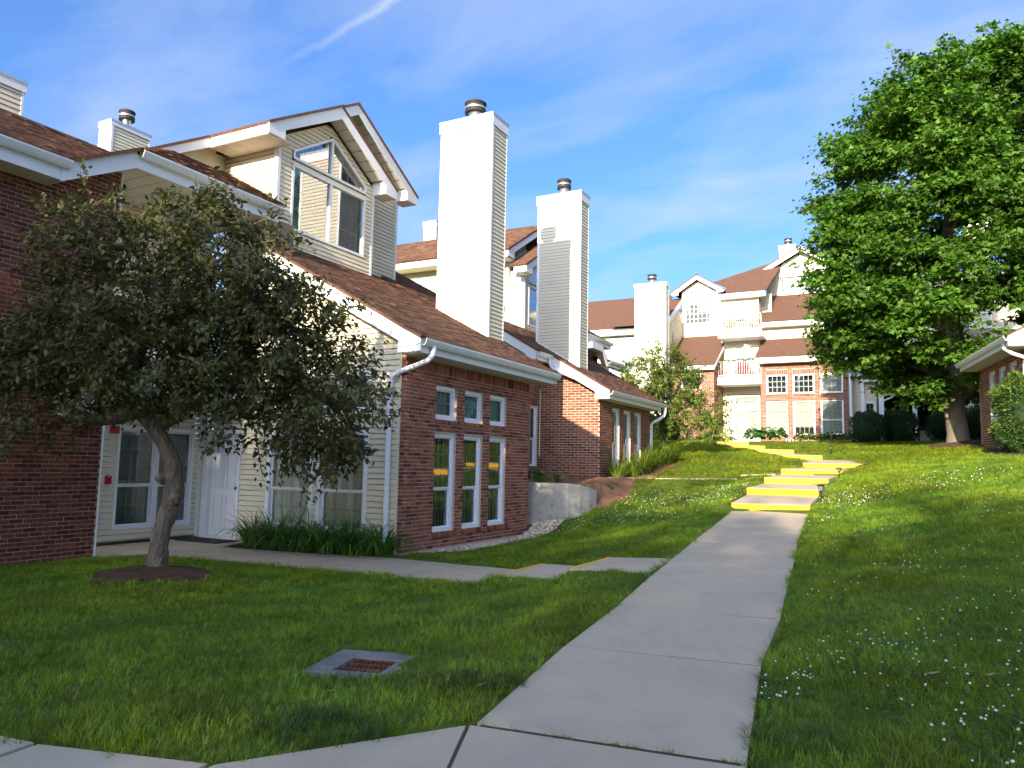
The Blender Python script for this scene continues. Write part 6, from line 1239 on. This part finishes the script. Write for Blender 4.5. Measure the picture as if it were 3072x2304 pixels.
def hosta(c, lab, group, n=70, r_=.55, h=.42, size=.2, m='leaf_hosta'):
    z = gz(c[0], c[1]); T = thing('hosta', lab, 'plant', (c[0], c[1], z), group); a = np.random.rand(n)*6.283; t = np.sqrt(np.random.rand(n)); C = np.stack([c[0]+r_*t*np.cos(a), c[1]+r_*t*np.sin(a), z+h*(1-.55*t**2)*np.random.uniform(.6, 1.1, n)], 1); out = np.stack([np.cos(a), np.sin(a), -.35*t], 1)
    V, F = leaf_cloud(C-out*size*.4, size*np.random.uniform(.7, 1.2, n), out+rnd(n, .2), np.array([0, 0, 1])+rnd(n, .25)+out*.4, (LEAF[0]*np.array([1.6, 1, 1]), LEAF[1])); put('leaves', V, F, m, T, kind='stuff')
hosta((-8.35, 17.0), 'dark green hosta behind the retaining wall next to the nearest house', None, 60, .35, .4, .2)
for i, x in enumerate((-10.0, -9.45, -9.0)): hosta((x, 42.3), ['variegated hosta left of the patio door, leftmost of three', 'variegated hosta left of the patio door, middle of three', 'variegated hosta nearest the patio door'][i], 'variegated hostas', 100, .48, .55, .2, 'leaf_hosta_pale')
for i, x in enumerate((-7.55, -6.95, -6.35)): hosta((x, 41.75), ['large green hosta right beside the patio door', 'large green hosta under the first lower bay window', 'large green hosta left of the number sign'][i], 'green hostas', 110, .55, .75, .27)
for i in range(8):
    x = -5.25+i*.37; hosta((x, 41.75), ['low green plant right of the number sign', 'low green plant second right of the number sign', 'low green plant third right of the number sign', 'low green plant fourth right of the number sign', 'low green plant fourth from the clipped yew', 'low green plant third from the clipped yew', 'low green plant second from the clipped yew', 'low green plant at the clipped yew'][i], 'low plants under the bay', 90, .32, .5, .17)
def flowers():
    for i, (x, y, h, m, lab) in enumerate([(-5.55, 42.0, .62, 'flower_yellow', 'yellow lily flower right of the number sign'), (-5.2, 42.1, .75, 'flower_yellow', 'taller yellow lily flower under the middle bay window'), (-4.85, 42.1, .66, 'flower_yellow', 'yellow lily flower at the right of the yellow three'), (-7.62, 42.4, 1.0, 'flower_pink', 'pink peony beside the patio door'), (-7.2, 24.4, .62, 'flower_yellow', 'orange-yellow flower among the bright daylilies')]):
        z = gz(x, y); T = thing('flower', lab, 'flower', (x, y, z)); MB().tube([(x, y, z), (x+.02, y, z+h*.6), (x+.03, y-.02, z+h)], .006, 5).done('stem', 'leaf_hosta', T)
        for k in range(6): a = k*1.047; q = np.array([x+.03, y-.02, z+h]); e = q+np.array([.09*math.cos(a), .09*math.sin(a), .05]); s = np.array([-math.sin(a), math.cos(a), 0])*.03; mk('petal', [q, (q+e)/2+s, e, (q+e)/2-s], [(0, 1, 2, 3)], m, T)
flowers()
# ------------------------------------------------------------------ lawn: blades of grass on the ground, clover with white heads
def grass(name, lab, attr, density, nb, r0, h, w, m, smin, smax, seed):
    V, F = blades(nb, (0, 0, -.008), r0, h, w, 72, 45, 2); k = len(V)//nb
    o = bpy.data.objects.new(name, np_mesh(name, V, F, m)); COL.objects.link(o); WL[o.name] = np.zeros(3); tag(o, lab, 'grass', kind='stuff')
    ng = bpy.data.node_groups.new(name+'_spread', 'GeometryNodeTree'); ng.interface.new_socket('Geometry', in_out='INPUT', socket_type='NodeSocketGeometry'); ng.interface.new_socket('Geometry', in_out='OUTPUT', socket_type='NodeSocketGeometry')
    N, L = ng.nodes.new, ng.links.new; gi, go = N('NodeGroupInput'), N('NodeGroupOutput'); oi = N('GeometryNodeObjectInfo'); oi.inputs[0].default_value = GROUND; oi.transform_space = 'RELATIVE'
    at = N('GeometryNodeInputNamedAttribute'); at.data_type = 'FLOAT'; at.inputs[0].default_value = attr
    mu = N('ShaderNodeMath'); mu.operation = 'MULTIPLY'; mu.inputs[1].default_value = density; L(at.outputs[0], mu.inputs[0])
    dp = N('GeometryNodeDistributePointsOnFaces'); dp.distribute_method = 'RANDOM'; dp.inputs['Seed'].default_value = seed; L(oi.outputs['Geometry'], dp.inputs['Mesh']); L(mu.outputs[0], dp.inputs['Density'])
    rv = N('FunctionNodeRandomValue'); rv.data_type = 'FLOAT_VECTOR'; rv.inputs[0].default_value = (-.12, -.12, 0); rv.inputs[1].default_value = (.12, .12, 6.283)
    rs = N('FunctionNodeRandomValue'); rs.data_type = 'FLOAT'; rs.inputs[2].default_value = smin; rs.inputs[3].default_value = smax
    ps = N('GeometryNodeInputPosition'); nz = N('ShaderNodeTexNoise'); nz.inputs['Scale'].default_value = 1.1; nz.inputs['Detail'].default_value = 3; L(ps.outputs[0], nz.inputs['Vector'])
    mr = N('ShaderNodeMapRange'); mr.inputs[1].default_value = .35; mr.inputs[2].default_value = .7; mr.inputs[3].default_value = .7; mr.inputs[4].default_value = 1.35; L(nz.outputs[0], mr.inputs[0]); sm = N('ShaderNodeMath'); sm.operation = 'MULTIPLY'; L(rs.outputs[1], sm.inputs[0]); L(mr.outputs[0], sm.inputs[1])
    ip = N('GeometryNodeInstanceOnPoints'); L(dp.outputs['Points'], ip.inputs['Points']); L(gi.outputs[0], ip.inputs['Instance']); L(rv.outputs[0], ip.inputs['Rotation']); L(sm.outputs[0], ip.inputs['Scale']); L(ip.outputs[0], go.inputs[0])
    o.modifiers.new('spread', 'NODES').node_group = ng
grass('grass', 'mown green lawn grass in the foreground', 'lawn_near', 420, 13, .05, .07, .0042, 'grass', .7, 1.25, 1)
grass('dry_grass', 'yellowed blades scattered through the foreground lawn', 'lawn_near', 55, 8, .06, .06, .004, 'grass_dry', .6, 1.2, 2)
grass('grass', 'mown lawn grass in the middle distance', 'lawn_mid', 150, 16, .09, .068, .0075, 'grass', .7, 1.3, 3)
grass('grass', 'sunlit lawn grass towards the far building', 'lawn_far', 60, 18, .15, .075, .014, 'grass_far', .7, 1.3, 4)
def tall_tufts():
    Vs, Fs, k = [], [], 0
    for cx_, cy_, r_, n, h in ((-3.05, 3.52, .34, 130, .15), (-2.95, 4.55, .30, 120, .14), (-2.62, 4.75, .2, 60, .12), (-.62, 4.6, .25, 60, .14), (-3.3, 3.6, .3, 60, .12), (-3.75, 4.45, .35, 80, .10)):
        for _ in range(n):
            a, t = random.uniform(0, 6.283), r_*math.sqrt(random.random()); x, y = cx_+t*math.cos(a)*1.3, cy_+t*math.sin(a)*.8
            V, F = blades(8, (x, y, gz(x, y)-.01), .03, h*random.uniform(.6, 1.1), .005, 66, 60, 3); Vs.append(V); Fs.append(F+k); k += len(V)
    tag(put('tall_grass', np.concatenate(Vs), np.concatenate(Fs), 'grass_dark', kind='stuff'), 'darker longer grass patches near the drain and sidewalk corner', 'grass', kind='stuff')
tall_tufts()
def clover():
    spots = [(-.35, 6.1, .55, 70), (-.9, 5.4, .3, 40), (.7, 6.8, .8, 90), (1.6, 7.2, .7, 80), (.2, 5.2, .5, 50), (.55, 4.6, .45, 45), (.9, 4.2, .4, 25), (.5, 9.6, .9, 60), (1.9, 10.5, 1.0, 60), (-.8, 12, .8, 30), (-1.3, 17.3, .7, 90), (-.4, 17.6, 1.1, 90), (1.0, 18.5, 1.0, 60), (-.9, 8.6, .5, 18), (-4.9, 17.6, 1.4, 150), (-6, 18.6, 1.0, 90), (-4.2, 18.6, .9, 80), (-5.2, 16.6, 1.3, 60), (-6.3, 15.6, .9, 40), (-7.1, 16.0, .3, 12), (1.3, 14, 1.3, 40), (-1.55, 15.2, .3, 10)]
    mb = MB(); st = []; lv = []
    for x, y, r_, n in spots:
        for _ in range(int(n*.8)):
            a, t = random.uniform(0, 6.283), r_*math.sqrt(random.random())*1.15; px_, py_ = x+t*math.cos(a), y+t*math.sin(a)
            X, Y = np.array([px_]), np.array([py_])
            if min((near_line(X, Y, L_)[0]-hw)[0] for L_, hw in LINES) < .02 or any(inside(X, Y, b)[0] for b in BEDS.values()): continue
            z = gz(px_, py_); h = random.uniform(.05, .10); q = random.uniform(.005, .0095)*(1.35 if y > 14 else 1); mb.ico((px_, py_, z+h), q, .25, (1, 1, .85)); st.append((px_, py_, z, h)); 
        for _ in range(int(n*3.5)):
            a, t = random.uniform(0, 6.283), r_*math.sqrt(random.random()); lv.append((x+t*math.cos(a), y+t*math.sin(a)))
    tag(mb.done('clover_flowers', 'flower_white'), 'white clover heads scattered over the lawn', 'clover', kind='stuff')
    P = np.array(lv); C = np.concatenate([P, (height(P[:, 0], P[:, 1])+np.random.uniform(.025, .06, len(P)))[:, None]], 1); C3 = np.repeat(C, 3, 0); a = np.repeat(np.random.rand(len(C))*6.283, 3)+np.tile([0, 2.09, 4.19], len(C)); D = np.stack([np.cos(a), np.sin(a), np.full(len(a), .15)], 1)
    V, F = leaf_cloud(C3, np.full(len(C3), .022), D, np.array([0, 0, 1.])+rnd(len(C3), .2), (LEAF[0]*np.array([1.7, 1, 1]), LEAF[1])); tag(put('clover_leaves', V, F, 'clover', kind='stuff'), 'dark green clover leaves among the grass', 'clover', kind='stuff')
clover()
# edge tufts leaning over the paving
def edge_tufts():
    Vs, Fs, k = [], [], 0
    def along(L_, hw, side, a, b, n):
        nonlocal k
        P = [p for p in L_]
        for _ in range(n):
            t = random.uniform(a, b)*(len(P)-1); i = min(int(t), len(P)-2); s = t-i; p, q = np.array(P[i]), np.array(P[i+1]); c = p+(q-p)*s; d = (q-p)[:2]/np.linalg.norm((q-p)[:2]); x, y = c[0]-side*-d[1]*-1*0, c[1]; nn = np.array([-d[1], d[0]])*side*(hw+random.uniform(.0, .06)); x, y = c[0]+nn[0], c[1]+nn[1]
            V, F = blades(random.randint(4, 10), (x, y, c[2]-.02), .03, random.uniform(.06, .13), .005, 60, 60, 3); Vs.append(V); Fs.append(F+k); k += len(V)
    along(MAIN, .76, -1, .2, 1, 420); along(MAIN, .76, 1, .2, 1, 330); along(SIDE, .72, -1, .1, .5, 90)
    for _ in range(60):   # weeds in the first joint
        t = random.random(); x, y = -2.31+1.5*t, 4.0+.18*t; V, F = blades(random.randint(2, 5), (x, y, .12), .015, random.uniform(.02, .05), .004, 60, 50, 3); Vs.append(V); Fs.append(F+k); k += len(V)
    tag(put('edge_grass', np.concatenate(Vs), np.concatenate(Fs), 'grass', kind='stuff'), 'longer grass tufts hanging over the path edges', 'grass', kind='stuff')
edge_tufts()
# ------------------------------------------------------------------ things on the balconies
def chair(loc, lab, m, s=1.0, group=None):
    x, y, z = loc; T = thing('patio_chair', lab, 'chair', loc, group); w = .28*s
    MB().wbox(x-w, x+w, y-.26, y+.26, z+.38, z+.42).done('seat', m, T)
    for i in range(5): a = x-w+i*(2*w/5)+.012; MB().add([(a, y+.24, z+.42), (a+2*w/5-.024, y+.24, z+.42), (a+2*w/5-.024, y+.40, z+.98-.03*abs(i-2)), (a, y+.40, z+.98-.03*abs(i-2)), (a, y+.27, z+.42), (a+2*w/5-.024, y+.27, z+.42), (a+2*w/5-.024, y+.43, z+.98), (a, y+.43, z+.98)], BOXF).done('back_slat', m, T)
    for sx in (-1, 1):
        MB().wbox(x+sx*w-.04, x+sx*w+.04, y-.32, y+.3, z+.58, z+.61).done('arm', m, T)
        for yy in (-.24, .22): MB().wbox(x+sx*w-.025, x+sx*w+.025, y+yy-.025, y+yy+.025, z, z+.58).done('leg', m, T)
chair((-8.62, 44.45, 6.755), 'red adirondack chair on the lower balcony', 'red_chair', 1.2); chair((-9.35, 44.7, 9.405), 'pale patio chair at the left of the upper balcony', 'wood', 1, 'chairs on the upper balcony'); chair((-8.0, 44.7, 9.405), 'pale patio chair at the right of the upper balcony', 'wood', 1, 'chairs on the upper balcony')
T = thing('patio_table', 'small round table between the upper balcony chairs', 'table', (-8.7, 44.6, 9.405)); MB().lathe((-8.7, 44.6, 9.405), [(.001, .68), (.32, .68), (.32, .71), (.001, .71)]).done('table_top', 'dark_metal', T)
for k in range(4): q = k*1.57+.4; MB().tube([(-8.7+.1*math.cos(q), 44.6+.1*math.sin(q), 10.08), (-8.7+.24*math.cos(q), 44.6+.24*math.sin(q), 9.405)], .015, 6).done('leg', 'dark_metal', T)
T = thing('star_ornament', 'white spiky star hanging above the lower balcony', 'ornament', (-8.3, 44.2, 8.35))
for k in range(14):
    d = norm(rnd(1))[0]; c = np.array([-8.3, 44.2, 8.4]); MB().tube([c, c+d*.1, c+d*.30], [.05, .04, .003], 5).done('spike', 'trim', T)
MB().tube([(-8.3, 44.2, 8.6), (-8.3, 44.2, 9.0)], .006, 5).done('cord', 'dark_metal', T)
C = np.stack([np.random.uniform(-9.8, -7.5, 260), 43.78+np.random.normal(0, .03, 260), np.full(260, 7.68)+np.random.normal(0, .035, 260)], 1); tag(put('garland', *leaf_cloud(C, np.full(260, .1), rnd(260), rnd(260), LEAF), 'leaf_hosta', kind='stuff'), 'green leafy garland along the lower balcony rail', 'garland')
